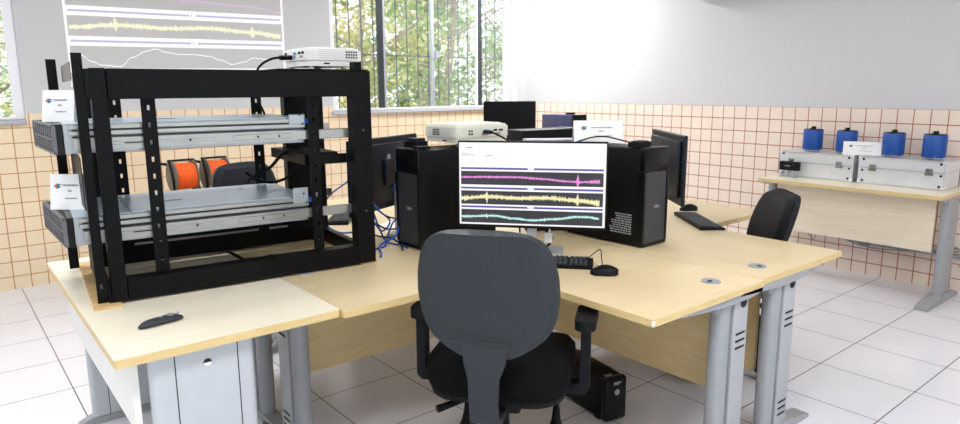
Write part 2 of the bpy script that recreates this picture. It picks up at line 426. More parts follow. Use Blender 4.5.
e = struct(thing('front_fill_window', '', '')); del e['label'], e['category']  # unseen window added so low daylight reaches under the desks
b = B(); x0, x1, z0, z1 = WF
for k in range(5): b.box((x0 + (x1 - x0 - .06) * k / 4, Y0 - .11, z0), (x0 + (x1 - x0 - .06) * k / 4 + .06, Y0 - .03, z1), .004)
b.box((x0, Y0 - .11, z0), (x1, Y0 - .03, z0 + .05), .004); b.box((x0, Y0 - .11, z1 - .05), (x1, Y0 - .03, z1), .004)
b.obj('window_frame', M_white, e)
for k in range(4):
    a = x0 + (x1 - x0 - .06) * k / 4 + .06; c = x0 + (x1 - x0 - .06) * (k + 1) / 4
    B().box((a, Y0 - .072, z0 + .05), (c, Y0 - .068, z1 - .05)).obj('window_pane', M_glass, e, smooth=0)

# garden outside
struct(B().box((-12, WY + .16, -.3), (22, 40, -.2)).obj('ground', M_soil))

# assumed ceiling lamps, added out of frame to light the room
lampn = ['over the left end table', 'over the front desk arm', 'over the case table', 'near the window wall above the projected image', 'over the middle of the desk island', 'near the far window corner']
for (x, y), nm in zip(LAMPS, lampn):
    t = thing('added_ceiling_light', 'assumed unseen white ceiling light fitting ' + nm, 'ceiling light', (x, y, 2.80), 0, 'assumed ceiling lights')
    b = B(); b.box((-.64, -.18, .012), (.64, .18, .05), .006); b.obj('housing', M_white, t)
    B().box((-.6, -.14, 0.004), (.6, .14, .012)).obj('diffuser', M_lampd, t)
# ================================================================== DESKS
DZ = 0.74
CX, CY = 2.393, 2.62
def leg_parts(parent, M, flip):
    """one steel leg seen from outside its arm end: local X along the end, -Y outwards, at height below the top"""
    s = -1 if flip else 1
    b = B(); b.prism(rrect(.078, .06, .026, 5, -.055 * s, 0), .03, .700)
    b.box((-.11, -.02, .655), (.11, .03, .715), .006)
    leg = b.obj('leg', M_steel, parent)
    b = B(); x0 = .045 * s
    b.box((x0 - .05, -.028, .035), (x0 + .05, .02, .690), .005, 2)
    for k in range(3):
        b.mi = 1; b.box((x0 - .030, -.0295, .548 - k * .028), (x0 + .032, -.0265, .556 - k * .028)); b.box((x0 - .030, -.0295, .098 + k * .028), (x0 + .032, -.0265, .106 + k * .028))
    b.cyl((x0 + .012, -.030, .672), (x0 + .012, -.02, .672), .021, seg=16); b.box((x0 - .009, -.0299, .672), (x0 + .033, -.02, .692))
    c = b.obj('leg_cover', [M_cover, M_slot], leg)
    b = B(); prof = [(-.31, 0), (-.31, .012), (-.29, .026), (-.10, .05), (.10, .05), (.29, .026), (.31, .012), (.31, 0)]
    b.prism([(x, z) for x, z in prof], -.032, .032, M=RX(PI / 2)); f = b.obj('leg_foot', M_steel, leg)
    leg.matrix_local = M
    b = B()
    b.prism([(-.36, .715), (-.36, .704), (-.08, .684), (.08, .684), (.17, .694), (.17, .715)], -.022, .022, M=M @ T(0, -.018, 0) @ RX(PI / 2))
    b.obj('support_beam', M_steel, parent)

def l_desk(rz, label, cname, fx, fy, po=.103):
    t = thing('corner_desk', label, 'desk', (CX, CY, 0), rz, 'L-shaped desks of the island')
    g = .0012; poly = [(-g, -g), (-1.398, -g), (-1.398, -.70)]
    r = .16
    for k in range(9):
        a = PI / 2 - k / 8 * PI / 2
        poly.append((-.693 - r + r * math.cos(a), -.70 - r + r * math.sin(a)))
    poly += [(-.693, -1.41), (-g, -1.41)]
    B().prism(poly, DZ - .025, DZ, side_mi=1).obj('desktop', [M_top, M_edge], t, smooth=20)
    b = B(); b.box((-1.30, -po - .009, .285), (-.10, -po + .009, .712)); b.obj('modesty_panel', M_panel, t)
    b = B(); b.box((-.112, -1.30, .285), (-.094, -po - .011, .712)); b.obj('modesty_panel', M_panel, t)
    leg_parts(t, T(-.165 if rz == 0 else -.19, -1.362, 0), fy)
    leg_parts(t, T(-1.362, -.215 if rz == PI / 2 else -.19, 0) @ RZ(-PI / 2), fx)
    B().box((-.10, -.09, 0.0), (-.03, -.02, .714), .01).obj('corner_post', M_steel, t)
    if rz == 0: B().box((-.6945, -1.4115, DZ - .022), (-.683, -1.402, DZ - .004), .003).obj('chipped_corner', M_paper, t)
    for x, y in ((-.17, -1.287), (-1.287, -.17)):
        b = B(); b.lathe([(.018, DZ + .001), (.034, DZ + .001), (.036, DZ), (.036, DZ - .02), (.018, DZ - .02)], (x, y, 0), 24)
        b.lathe([(.0, DZ + .002), (.034, DZ + .0035), (.036, DZ + .002), (.036, DZ)], (x, y, 0), 24)
        b.mi = 1; b.box((x - .02, y - .008, DZ + .0025), (x + .0, y + .006, DZ + .0045))
        b.obj('cable_grommet', [M_grom, M_slot], t)
    return t
l_desk(0, 'L-shaped maple desk holding the lit monitor, black office chair tucked into it', 'desk', True, False)
l_desk(PI / 2, 'L-shaped maple desk at the right with keyboard and monitor turned away', 'desk', False, True, .185)
l_desk(-PI / 2, 'L-shaped maple desk behind the black rack, covered in blue and black cables', 'desk', True, True)
l_desk(PI, 'L-shaped maple desk at the back of the island, mostly behind the towers', 'desk', False, False)

t = thing('end_table', 'pale maple table on wide steel panel legs carrying the black rack', 'table', (.661, 2.628, 0), -.008)
B().prism(rrect(.676, 1.36, .006, 2), DZ - .026, DZ, side_mi=1).obj('tabletop', [M_ptop, M_edge], t, smooth=20)
B().box((-.285, -.59, .47), (-.267, .59, .713)).obj('modesty_panel', M_whitepanel, t)
for y, nm in ((-.61, 0), (.61, 1)):
    b = B(); b.prism(rrect(.305, .05, .02, 5, -.092, 0), .03, .713, M=T(0, y, 0))
    l = b.obj('leg', M_steel_l, t)
    b = B(); b.box((-.175, y - .0275, .035), (.005, y - .022, .700), .002)
    b.mi = 1; b.cyl((-.085, y - .0285, .655), (-.085, y - .024, .655), .0125, seg=20)
    for xx in (-.178, .005): b.box((xx, y - .0255, .035), (xx + .003, y - .0245, .700))
    b.mi = 2; b.prism([(.0115 * math.cos(a * PI / 10 + PI), .0115 * math.sin(a * PI / 10 + PI)) for a in range(11)], 0, .001, M=T(-.085, y - .0285, .655) @ FRONT)
    b.obj('leg_cover', [M_steel_l, M_slot, M_paper], l)
    b = B(); b.prism([(-.30, 0), (-.30, .012), (-.25, .035), (.22, .035), (.28, .012), (.28, 0)], -.025, .025, M=T(0, y, 0) @ RX(PI / 2))
    b.obj('leg_foot', M_steel, l)
B().box((-.04, -.59, .66), (.0, .59, .70)).obj('support_beam', M_steel, t)

# ------------------------------------------------------------------ chairs
def chair(label, loc, rz, backz=0.655, backh=0.385, shell=M_shell, cushion=M_fabric, group='office chairs around the island', arms=True, star=0.0, padm=M_blackm, lean=.05):
    t = thing('office_chair', label, 'chair', loc, rz, group)
    # back shell
    KV = [0, .03, .07, .12, .18, .26, .36, .5, .65, .78, .87, .93, .97, .99, 1.0]; KH = [.28, .40, .55, .70, .82, .91, .97, 1, .985, .935, .86, .76, .62, .46, .22]
    V = sorted(set([k / 28 for k in range(29)] + [.02, .05, .955, .975, .985, .993]))
    def kh(v):
        for a, c, ha, hc in zip(KV, KV[1:], KH, KH[1:]):
            if a <= v <= c: return ha + (hc - ha) * (v - a) / (c - a)
        return KH[-1]
    HW = [kh(v) for v in V]
    hw = .232
    def surf(off, inset, v0=0, v1=99, dome=0.0):
        rows = []
        for v, h in list(zip(V, HW))[v0:v1]:
            w = max(h * hw - inset, .01); z = backz + backh * v; z = min(max(z, backz + inset), backz + backh - inset)
            row = []
            for k in range(17):
                u = -1 + k / 8
                x = w * u
                y = -.275 - lean * (v - .3) + .55 * x * x + off + dome * (1 - u * u) * (1 - (2 * v - 1) ** 2)
                row.append((x, y, z))
            rows.append(row)
        return rows
    def closed(ra, rb):
        b = B(); f0 = 0
        A = [[b.bm.verts.new(p) for p in r] for r in ra]; C = [[b.bm.verts.new(p) for p in r] for r in rb]
        n, mm = len(A), len(A[0])
        for i in range(n - 1):
            for j in range(mm - 1):
                b.bm.faces.new((A[i][j], A[i][j + 1], A[i + 1][j + 1], A[i + 1][j]))
                b.bm.faces.new((C[i][j], C[i + 1][j], C[i + 1][j + 1], C[i][j + 1]))
        loopA = [A[0][j] for j in range(mm)] + [A[i][-1] for i in range(1, n)] + [A[-1][j] for j in range(mm - 2, -1, -1)] + [A[i][0] for i in range(n - 2, 0, -1)]
        loopC = [C[0][j] for j in range(mm)] + [C[i][-1] for i in range(1, n)] + [C[-1][j] for j in range(mm - 2, -1, -1)] + [C[i][0] for i in range(n - 2, 0, -1)]
        L = len(loopA)
        for i in range(L): b.bm.faces.new((loopA[i], loopC[i], loopC[(i + 1) % L], loopA[(i + 1) % L]))
        return b
    outer = closed(surf(-.012, .012, dome=-.006), surf(.016, .0))
    sh = outer.obj('back_shell', shell, t, smooth=60)
    b = B()
    for k in range(4):   # raised ridges low on the shell
        z = backz + backh * (.15 + .042 * k); v = (z - backz) / backh; w = .13 + .012 * k
        pts = [(w * u, -.275 - lean * (v - .3) + .55 * (w * u) ** 2 - .012 - .006 * (1 - u * u), z + .004 * (1 - u * u)) for u in [-1 + q / 6 for q in range(13)]]
        b.tube(pts, .0022, 6, smooth=False)
    b.obj('shell_ridge', shell, sh)
    closed(surf(.017, .008), surf(.052, .03, dome=.02)).obj('back_cushion', cushion, t, smooth=60)
    # upright bar
    b = B()
    path = [(-.268, backz + .05), (-.284, backz - .005), (-.294, backz - .05), (-.298, .47), (-.285, .41), (-.24, .385), (-.05, .385)]
    prev = None
    f0 = len(b.bm.faces)
    for i, (y, z) in enumerate(path):
        w = (.075, .066, .050)[i] if i < 3 else .046
        a = path[max(i - 1, 0)]; c = path[min(i + 1, len(path) - 1)]
        d = Vector((0, c[0] - a[0], c[1] - a[1])).normalized(); nrm = Vector((0, d.z, -d.y)) * .011
        ring = [b.bm.verts.new(Vector((sx * w, y, z)) + nrm * sn) for sx, sn in ((-1, -1), (-.85, -1.5), (.85, -1.5), (1, -1), (1, 1), (-1, 1))]
        if prev:
            for k in range(6): b.bm.faces.new((prev[k], prev[(k + 1) % 6], ring[(k + 1) % 6], ring[k]))
        else: b.bm.faces.new(ring)
        prev = ring
    b.bm.faces.new(prev)
    b.obj('back_upright', shell, t, smooth=40)
    # seat
    prof = rrect(.505, .47, .13, 8)
    b = B(); rings = []
    for k, (zz, ins) in enumerate(((.440, .035), (.445, .012), (.48, .0), (.535, .004), (.562, .025), (.572, .09))):
        rings.append([b.bm.verts.new((x * (1 - ins / .24), y * (1 - ins / .24) + .015, zz - (.02 * max(0, (y - .1) / .12) ** 2 if k > 2 else 0))) for x, y in prof])
    for i in range(len(rings) - 1):
        L = len(prof)
        for k in range(L): b.bm.faces.new((rings[i][k], rings[i][(k + 1) % L], rings[i + 1][(k + 1) % L], rings[i + 1][k]))
    b.bm.faces.new(rings[0][::-1]); b.bm.faces.new(rings[-1])
    b.obj('seat', cushion, t, smooth=60)
    b = B()
    b.prism([(x * .93, y * .93 + .015) for x, y in prof], .425, .447); b.obj('seat_pan', M_black, t)
    b = B(); b.box((-.09, -.14, .365), (.09, .11, .425), .015, 2); b.obj('tilt_mechanism', M_black, t)
    b = B(); b.tube([(-.05, -.03, .398), (-.08, -.07, .396), (-.11, -.11, .393)], .006, 8); b.tube([(-.105, -.105, .393), (-.19, -.185, .381)], [.010, .014], 8)
    b.obj('height_lever', M_black, t)
    if arms:
        for s in (-1, 1):
            b = B(); b.prism([(s * .20, .415), (s * .295, .415), (s * .312, .435), (s * .312, .655), (s * .28, .655), (s * .28, .455), (s * .20, .44)], -.028, .028, M=T(0, -.01, 0) @ RX(PI / 2))
            a = b.obj('armrest_post', padm, t)
            b = B(); b.prism(rrect(.072, .20, .034, 5, s * .294, 0.03), .655, .690); b.obj('armrest_pad', padm, a)
    b = B(); b.cyl((0, 0, .12), (0, 0, .37), .026, seg=20); b.cyl((0, 0, .12), (0, 0, .24), .034, seg=20); b.obj('gas_column', M_black, t)
    b = B(); b.lathe([(.0, .07), (.045, .07), (.055, .09), (.05, .125), (.036, .135), (0, .135)], seg=20)
    for k in range(5):
        a = star + k * 2 * PI / 5; M = RZ(a)
        b.prism([(.03, .07), (.30, .085), (.315, .095), (.30, .11), (.03, .12)], -.02, .02, M=M @ RX(PI / 2))
    base = b.obj('star_base', M_black, t)
    for k in range(5):
        a = star + k * 2 * PI / 5; M = RZ(a)
        b = B(); b.lathe([(.011, .225), (.014, .205), (.018, .165), (.028, .125), (.046, .085), (.052, .060), (.044, .045)], seg=18, M=M @ T(.305, 0, 0))
        for s in (-1, 1): b.cyl(M @ Vector((.305, s * .008, .025)), M @ Vector((.305, s * .026, .025)), .025, seg=18)
        b.obj('caster', M_black, base)
    return t
ca = chair('black office chair seen from behind, tucked in front of the lit monitor', (1.502, 1.705, 0), math.radians(-53), star=math.radians(57), backz=.607, backh=.433)
chair('black office chair at the right desk, its back edge-on before the metal cases', (3.135, 1.855, 0), math.radians(46), backz=.56, backh=.38, lean=.11, shell=M_fab2, cushion=M_blackm, star=math.radians(150))
chair('dark grey office chair behind the rack, in front of the orange cable reels', (1.526, 3.76, 0), math.radians(-163), shell=M_shell, cushion=M_fab2, backz=.645, star=math.radians(31))

# ================================================================== RACK
RO = Vector((.411, 2.486, DZ)); RR = -.0930
for nm, lo, hi, lb in (('left', (-.05, -.035, 0), (.035, .70, .008), 'thin raw wooden board under the left end of the black rack'),
                       ('right', (.93, .01, 0), (1.003, .68, .008), 'thin raw wooden board under the right end of the black rack')):
    b = B().box(lo, hi, .001); o = b.obj('wooden_board', M_wood); o.location = RO; o.rotation_euler.z = RR
    tag(o, lb, 'board', 'boards under the rack')
t = thing('equipment_rack', 'open black steel server rack standing on the pale end table', 'rack', RO + Vector((0, 0, .008)), RR)
def side_frame(y0, y1):
    b = B(); H = .785
    b.box((.012, y0, 0), (.058, y1, H), .002); b.box((-.001, y0 + .002, H - .10), (.03, y1 - .002, H - .002), .002); b.box((-.001, y0 + .002, 0), (.03, y1 - .002, .02), .002); b.box((.915, y0, 0), (.992, y1, H), .002)
    b.box((.06, y0 + .002, 0), (.925, y1 - .002, .075), .002); b.box((.06, y0 + .002, .685), (.925, y1 - .002, H - .001), .002)
    return b
fr = side_frame(0, .065).obj('side_frame', M_rack, t)
b = B()
for x, z in ((.955, .22), (.955, .55)): b.cyl((x, -.001, z), (x, .002, z), .0028, seg=10)
b.obj('screw', M_grey, fr)
side_frame(.555, .62).obj('side_frame', M_rack, t)
def post(x, y, w, z0, z1, dx, slots=True, ret=.04):
    """perforated L-section rail, slots right through the flange"""
    b = B(); th = .003; hw = .008; hh = .017; step = .059 if slots else .70
    b.box((x, y, z0), (x + w / 2 - hw / 2, y + th, z1)); b.box((x + w / 2 + hw / 2, y, z0), (x + w, y + th, z1))
    z = z0
    k = 0
    while z < z1:
        top = min(z + (step - hh if k else .05), z1) if slots is not None else z1
        b.box((x + w / 2 - hw / 2, y, z), (x + w / 2 + hw / 2, y + th, top)); z = top + hh; k += 1
    xx = x if dx < 0 else x + w - th
    b.box((xx, y + th, z0), (xx + th, y + ret, z1))
    return b.obj('perforated_post', M_rack, t, smooth=0)
post(-.033, .018, .031, 0.0, .832, 1, False); post(-.084, .600, .034, 0.0, .832, 1, None)
post(.952, .067, .034, 0.0, .822, -1, None); post(.952, .515, .034, 0.0, .822, -1, None)
post(.158, .040, .046, .065, .70, 1, True, .012); post(.108, .552, .046, .075, .70, 1)
post(.741, .040, .043, .065, .70, 1, True, .012); post(.668, .552, .046, .075, .70, 1)
B().box((-.036, .06, .315), (-.034, .60, .495)).obj('cross_plate', M_rack, t, smooth=0)
# cross plates between the two sides
b = B()
b.box((-.012, .055, 0.0), (-.008, .60, .03)); b.box((-.012, .055, .13), (-.008, .60, .16)); b.box((-.012, .055, .03), (-.008, .18, .13)); b.box((-.012, .33, .03), (-.008, .60, .13))
b.box((-.012, .055, 0.0), (.03, .60, .004)); b.obj('cross_plate', M_rack, t, smooth=0)
B().box((-.036, .055, .745), (-.034, .60, .805)).obj('cross_plate', M_reel, t, smooth=0)
B().box((.955, .065, 0.0), (.985, .555, .06), .002).obj('cross_plate', M_rack, t, smooth=0)
B().box((.10, .530, .09), (.90, .552, .19), .002).obj('cross_plate', M_rack, t, smooth=0)
B().box((.62, .0, .786), (.985, .62, .790)).obj('top_plate', M_rack, t, smooth=0)
b = B(); b.box((.80, .50, .06), (.92, .555, .70), .003); b.obj('cable_duct', M_rack, t)
# servers
def server(label, z0, bracket, group='servers in the rack'):
    s = thing('rack_server', label, 'server', RO + Vector((0, 0, .008)), RR, group)
    h = .098
    b = B(); b.box((-.075, .075, z0), (.735, .525, z0 + h), .0015)
    ch = b.obj('chassis', M_galv, s, smooth=0)
    b = B(); b.box((-.074, .076, z0 + h), (.10, .524, z0 + h + .0012)); b.box((.104, .076, z0 + h), (.734, .524, z0 + h + .0016))
    b.mi = 1; b.box((.22, .25, z0 + h + .0012), (.30, .262, z0 + h + .004)); b.box((.55, .40, z0 + h + .0012), (.57, .41, z0 + h + .003))
    b.obj('lid', [M_galv_top, M_grey], ch, smooth=0)
    b = B(); b.box((-.094, .068, z0 - .004), (-.075, .532, z0 + h), .002); b.obj('front_ear', M_blackg, s, smooth=0)
    b = B(); YA, XA, YB, XB = .070, -.100, .530, -.146
    b.prism([(-.0945, YA), (XA + .006, YA), (XB + .006, YB), (-.0945, YB)], z0, z0 + h)
    ang = math.atan2(XA - XB, YB - YA); LL = math.hypot(XA - XB, YB - YA)
    MB = T(XA, YA, z0) @ RZ(ang)
    b.mi = 1
    for k in range(9):
        for sg in (-1, 1):
            b.box((-.004, -.048, -.0035), (.0065, .048, .0035), M=MB @ T(0, .035 + k * .049, .049) @ RX(sg * math.atan2(.084, .049)))
    for za, zb in ((.0, .007), (.046, .052), (.091, .098)): b.box((-.005, 0, za), (.007, LL, zb), M=MB)
    for ya, yb in ((0, .008), (LL - .008, LL)): b.box((-.005, ya, 0), (.007, yb, h), M=MB)
    b.obj('bezel', [M_slot, M_bezel], s, smooth=0)
    # slide rails on both sides
    for y, sg in ((.062, 1), (.538, -1)):
        b = B()
        b.box((-.05, y - .004, z0 + .012), (1.02, y + .004, z0 + .050), .002)
        b.box((-.05, y - .009, z0 + .012), (.70, y - .004, z0 + .017)); b.box((-.05, y - .009, z0 + .045), (.70, y - .004, z0 + .050))
        b.box((.05, y - .006, z0 + .026), (.40, y - .004, z0 + .036), .001)
        b.box((.46, y - .007, z0 + .022), (.68, y - .004, z0 + .040), .001)
        b.box((-.06, y - .002, z0 + .060), (.735, y + .012, z0 + .074), .001); b.box((-.06, y, z0 + .080), (.735, y + .012, z0 + .094), .001)
        b.mi = 1; b.box((-.05, y - .003, z0 + .053), (.73, y + .003, z0 + .057)); b.box((-.05, y - .001, z0 + .0755), (.73, y + .003, z0 + .0785))
        for x in (.20, .31, .55, .63): b.cyl((x, y - .0085, z0 + .031), (x, y - .006, z0 + .031), .004, seg=10)
        b.box((.10, y - .0075, z0 + .029), (.18, y - .006, z0 + .033))
        b.obj('slide_rail', [M_rail, M_slot], s, smooth=0)
    b = B(); b.box((.672, .058, z0 + .07), (.735, .064, z0 + (.135 if bracket else .112)), .010)
    b.mi = 1; b.cyl((.715, .056, z0 + .11), (.715, .06, z0 + .11), .004, seg=10); b.cyl((.725, .056, z0 + .075), (.725, .06, z0 + .075), .004, seg=10)
    b.mi = 2; b.box((.736, .054, z0 + .074), (.75, .062, z0 + .094), .002)
    b.obj('rail_bracket', [M_galv, M_slot, M_bcab], s, smooth=0)
    return s
server('silver rack server in the upper position of the black rack', .507, False)
server('silver rack server in the lower position of the black rack', .196, True)
# small shelf device at the back of the rack
t2 = thing('rack_shelf', 'small black steel shelf tray at the right rear of the rack', 'shelf', RO + Vector((0, 0, .008)), RR)
b = B(); b.box((.80, .10, .415), (.91, .50, .42)); b.box((.735, .08, .415), (.739, .52, .455)); b.box((.735, .08, .415), (.911, .084, .455)); b.box((.735, .516, .415), (.911, .52, .455)); b.box((.737, .082, .418), (.911, .518, .421)); b.box((.735, .08, .452), (.80, .52, .456))
b.obj('tray', M_rack, t2, smooth=0)
b = B(); b.box((.81, .14, .422), (.90, .40, .458), .004); b.obj('module', M_blackm, t2)

# ------------------------------------------------------------------ tent cards / sign cards
def logo(b, M, s):
    """small round orange and blue emblem with dark strokes; slots 1 orange 2 blue 3 dark"""
    b.mi = 1; b.prism([(s * .5 * math.cos(PI / 2 + k * PI / 10), s * .5 * math.sin(PI / 2 + k * PI / 10)) for k in range(11)], 0, .0004, M=M)
    b.mi = 2; b.prism([(s * .5 * math.cos(-PI / 2 + k * PI / 10), s * .5 * math.sin(-PI / 2 + k * PI / 10)) for k in range(11)], 0, .0004, M=M)
    b.mi = 3
    for x0, y0, x1, y1 in ((-.75, .0, -.2, .10), (.15, .22, .9, .34), (.1, -.18, .75, -.08), (-.08, -.4, .04, .42)):
        b.box((s * x0, s * y0, .0004), (s * x1, s * y1, .0008), M=M)
def tent_card(name, label, loc, rz, w, h, lean, lines, depth=.05, group='white sign cards'):
    t = thing(name, label, 'sign card', loc, rz, group)
    a = math.atan2(depth, h); L = math.hypot(depth, h)
    b = B()
    M = T(0, -depth, 0) @ RX(PI / 2 - a)      # front leaf, read from -Y
    b.box((-w / 2, 0, -.0008), (w / 2, L, 0), M=M)
    b.box((-w / 2, 0, 0), (w / 2, L, .0008), M=T(0, depth, 0) @ RX(PI / 2 + a))
    b.obj('card', M_paper, t, smooth=0)
    b = B(); logo(b, M @ T(-w * .30, L * .66, .0003), min(h * .2, w * .15)); b.obj('emblem', [M_ink, M_inko, M_inkb, M_inkd], t, smooth=0)
    b = B()
    for (x0, y0, wd, hh) in lines:            # short runs of small illegible print
        x = x0
        rnd = random.Random(int(abs(x0 * 977 + y0 * 131 + w * 10) * 100))
        while x < x0 + wd:
            ww = rnd.uniform(.012, .03)
            b.box((w * x, L * y0, .0003), (w * min(x + ww, x0 + wd), L * (y0 + hh), .0007), M=M); x += ww + .007
    b.obj('printed_line', M_ink, t, smooth=0)
    return t
R2W = Matrix.Translation(RO) @ RZ(RR)
def rk(x, y, z): return R2W @ Vector((x, y, z + .008))
LINES = [(-.14, .66, .42, .05), (.0, .50, .10, .05), (-.08, .30, .34, .035)]
tent_card('sign_card', 'white folded card on the upper server, at its left front corner', rk(-.066, .25, .6070), RR - .62, .112, .108, 0, LINES, .022)
tent_card('sign_card', 'white folded card on the lower server, at its left front corner', rk(-.066, .27, .2960), RR - .62, .128, .125, 0, LINES, .022)

# ------------------------------------------------------------------ projectors
def projector(label, loc, rz, lx, ly, h, pm):
    t = thing('projector', label, 'projector', loc, rz, 'projectors')
    b = B(); z0 = .012
    b.prism(rrect(lx, ly, .028, 5), z0 + .028, z0 + h * .86); b.prism(rrect(lx - .012, ly - .012, .024, 5), z0 + .004, z0 + .028)
    b.prism(rrect(lx - .02, ly - .02, .02, 5), z0 + h * .86, z0 + h * .95); b.prism(rrect(lx - .05, ly - .05, .02, 5), z0 + h * .95, z0 + h)
    b.obj('body', pm, t, smooth=30)
    for s in (-1, 1):
        b = B()
        for k in range(5): b.box((s * lx / 2 - .0008, -ly * .30, z0 + .036 + k * .008), (s * lx / 2 + .0008, ly * .34, z0 + .038 + k * .008))
        b.mi = 1
        for i in range(5):
            for j in range(3): b.box((s * lx / 2 - .0012, ly * .02 * (1 if lx > .3 else 9) + i * .011, z0 + .036 + j * .011), (s * lx / 2 + .0012, ly * .02 * (1 if lx > .3 else 9) + i * .011 + .007, z0 + .043 + j * .011))
        b.box((s * lx / 2 - .0070, -ly * .2, z0 + .012), (s * lx / 2 - .0052, -ly * .1, z0 + .018)); b.mi = 0
        b.obj('vent_grille', [M_lgrey, M_slot], t, smooth=0)
    b = B(); y = -ly / 2
    b.mi = 0; b.box((-lx * .38, y - .0008, z0 + .034), (lx * .42, y + .001, z0 + .072))
    b.mi = 2; b.box((.0, y - .0045, z0 + .052), (.028, y, z0 + .062), .002)
    b.mi = 1
    for x in (.052, .088): b.box((x, y - .004, z0 + .052), (x + .026, y, z0 + .062), .002)
    for x, zz in ((-.095, .058), (-.080, .058), (-.095, .044), (-.080, .044)): b.cyl((x, y - .004, z0 + zz), (x, y, z0 + zz), .0045, seg=12)
    b.mi = 3; b.box((.066, y - .0015, z0 + .038), (.10, y, z0 + .046)); b.box((-.02, y - .0015, z0 + .036), (.02, y, z0 + .05))
    b.obj('connector_panel', [pm, M_slot, M_inkb, M_grey], t, smooth=0)
    b = B(); b.cyl((lx * .2, ly / 2 - .004, z0 + .05), (lx * .2, ly / 2 + .012, z0 + .05), .032, seg=24); b.obj('lens_ring', M_black, t)
    for x, yy in ((-lx * .4, -ly * .38), (lx * .4, -ly * .38), (0, ly * .38)):
        B().cyl((x, yy, 0), (x, yy, z0 + .006), .012, seg=14).obj('foot', M_lgrey, t)
    return t
projector('white projector on top of the black rack', (1.335, 2.675, DZ + .008 + .790), -PI / 2 - .06, .27, .25, .080, M_projw)
projector('cream projector lying on the left computer tower', (2.03, 2.572, 1.197), 0.02, .325, .27, .09, M_projc)

# ------------------------------------------------------------------ computer towers
def grille_mat():
    M = bpy.data.materials.new('perforated_black_grille'); M.use_nodes = True
    n, l = M.node_tree.nodes, M.node_tree.links; b = n['Principled BSDF']
    tc = n.new('ShaderNodeTexCoord'); mp = n.new('ShaderNodeMapping'); mp.inputs['Rotation'].default_value = (0, PI / 4, 0)
    l.new(tc.outputs['Object'], mp.inputs[0])
    g, _ = grid_nodes(n, l, mp.outputs[0], (0, 2), .0118, (0, 0), .0042)
    mx = n.new('ShaderNodeMix'); mx.data_type = 'RGBA'; l.new(g, mx.inputs[0])
    mx.inputs[6].default_value = lin('040405'); mx.inputs[7].default_value = lin('46484E'); l.new(mx.outputs[2], b.inputs['Base Color'])
    b.inputs['Roughness'].default_value = 0.5
    bp = n.new('ShaderNodeBump'); bp.inputs['Strength'].default_value = .6; bp.inputs['Distance'].default_value = .003
    l.new(g, bp.inputs['Height']); l.new(bp.outputs[0], b.inputs['Normal'])
    return M
M_grille_pc = grille_mat()
def tower(label, loc, rz, body=M_black, front=M_blackg, sticker=False, group='computer towers', logo_=True):
    t = thing('computer_tower', label, 'computer', loc, rz, group)
    w, d, h = .185, .45, .452
    b = B(); b.box((-w / 2, .02, .006), (w / 2, d, h), .004, 2); b.obj('case', body, t)
    b = B(); b.box((-w / 2 - .001, -.004, .346), (w / 2 + .001, .03, h + .005), .006, 2); b.box((-w / 2 - .001, -.004, .004), (w / 2 + .001, .03, .02), .004)
    b.box((-w / 2 - .001, -.004, .02), (-w / 2 + .012, .03, .346)); b.box((w / 2 - .012, -.004, .02), (w / 2 + .001, .03, .346))
    f = b.obj('front_bezel', front, t)
    for z in (.365, .40, .43): pass
    b = B(); b.box((-w / 2 + .012, .0, .02), (w / 2 - .012, .024, .346)); b.obj('front_grille', M_grille_pc if logo_ else body, f, smooth=0)
    b = B()
    for k in range(3): b.box((-w / 2 + .02, -.0052, .372 + k * .022), (w / 2 - .02, -.003, .3735 + k * .022))
    b.box((w / 2 - .03, -.0055, .356), (w / 2 - .024, -.003, .362))
    b.obj('drive_slot', M_slot, f, smooth=0)
    if logo_:
        b = B(); text_mesh(b, 'DELL', .019, T(0.012, -.0022, .185) @ FRONT, .0008); b.obj('badge', M_letter, f, smooth=0)
    if sticker:
        b = B(); rnd = random.Random(4)
        for r in range(9):
            y = .06
            while y < .17 - (.02 if r > 5 else 0):
                ww = rnd.uniform(.006, .02); b.box((-w / 2 - .0006, y, .055 + r * .011), (-w / 2 + .0004, y + ww, .0605 + r * .011)); y += ww + .004
        b.obj('label_print', M_letter, t, smooth=0)
    return t
tower('black computer tower left of the lit monitor, cream projector on top', (1.66, 2.538, DZ), -PI / 2)
tower('black computer tower right of the lit monitor, white sign card on top', (2.543, 1.83, DZ), 0.02, sticker=True)
tower('black computer tower at the back of the island, only its flat top showing', (3.42, 3.20, DZ), PI / 2 - .15)

# pucks and boxes on the towers
b = B(); b.prism(rrect(.105, .075, .012, 4), 0, .022); b.prism(rrect(.085, .055, .01, 4), .022, .026)
t = thing('interface_box', 'flat black box on the front of the right tower', 'box', (2.512, 1.905, 1.197), .2, 'small boxes on the towers'); b.obj('body', M_blackm, t)
t = thing('interface_box', 'dark grey box at the front edge of the left tower beside the projector', 'box', (1.735, 2.575, 1.197), .1, 'small boxes on the towers')
b = B(); b.prism(rrect(.075, .09, .008, 3), 0, .028); b.obj('body', M_blackm, t)
b = B(); b.prism(rrect(.06, .07, .008, 3), .028, .042); b.obj('lid', M_navy, t)
t = thing('interface_box', 'low black box with pale top on the left tower front', 'box', (1.70, 2.478, 1.197), .0, 'small boxes on the towers')
b = B(); b.prism(rrect(.07, .05, .008, 3), 0, .012); b.obj('body', M_black, t)
tent_card('sign_card', 'white sign card on the right computer tower, black cable crossing it', (2.545, 2.185, 1.197), math.radians(-39), .24, .108, 0, LINES, .04)
t = thing('network_switch', 'thin grey device with white plugs behind the lit monitor', 'network device', (2.43, 2.40, 1.165), math.radians(-35))
b = B(); b.box((-.13, -.06, .030), (.13, .06, .044), .003); b.obj('body', M_grey, t)
b = B(); b.box((-.10, -.075, .002), (.02, -.03, .030), .004); b.box((-.11, -.07, .018), (-.04, -.04, .03), .003); b.obj('plug', M_paper, t)
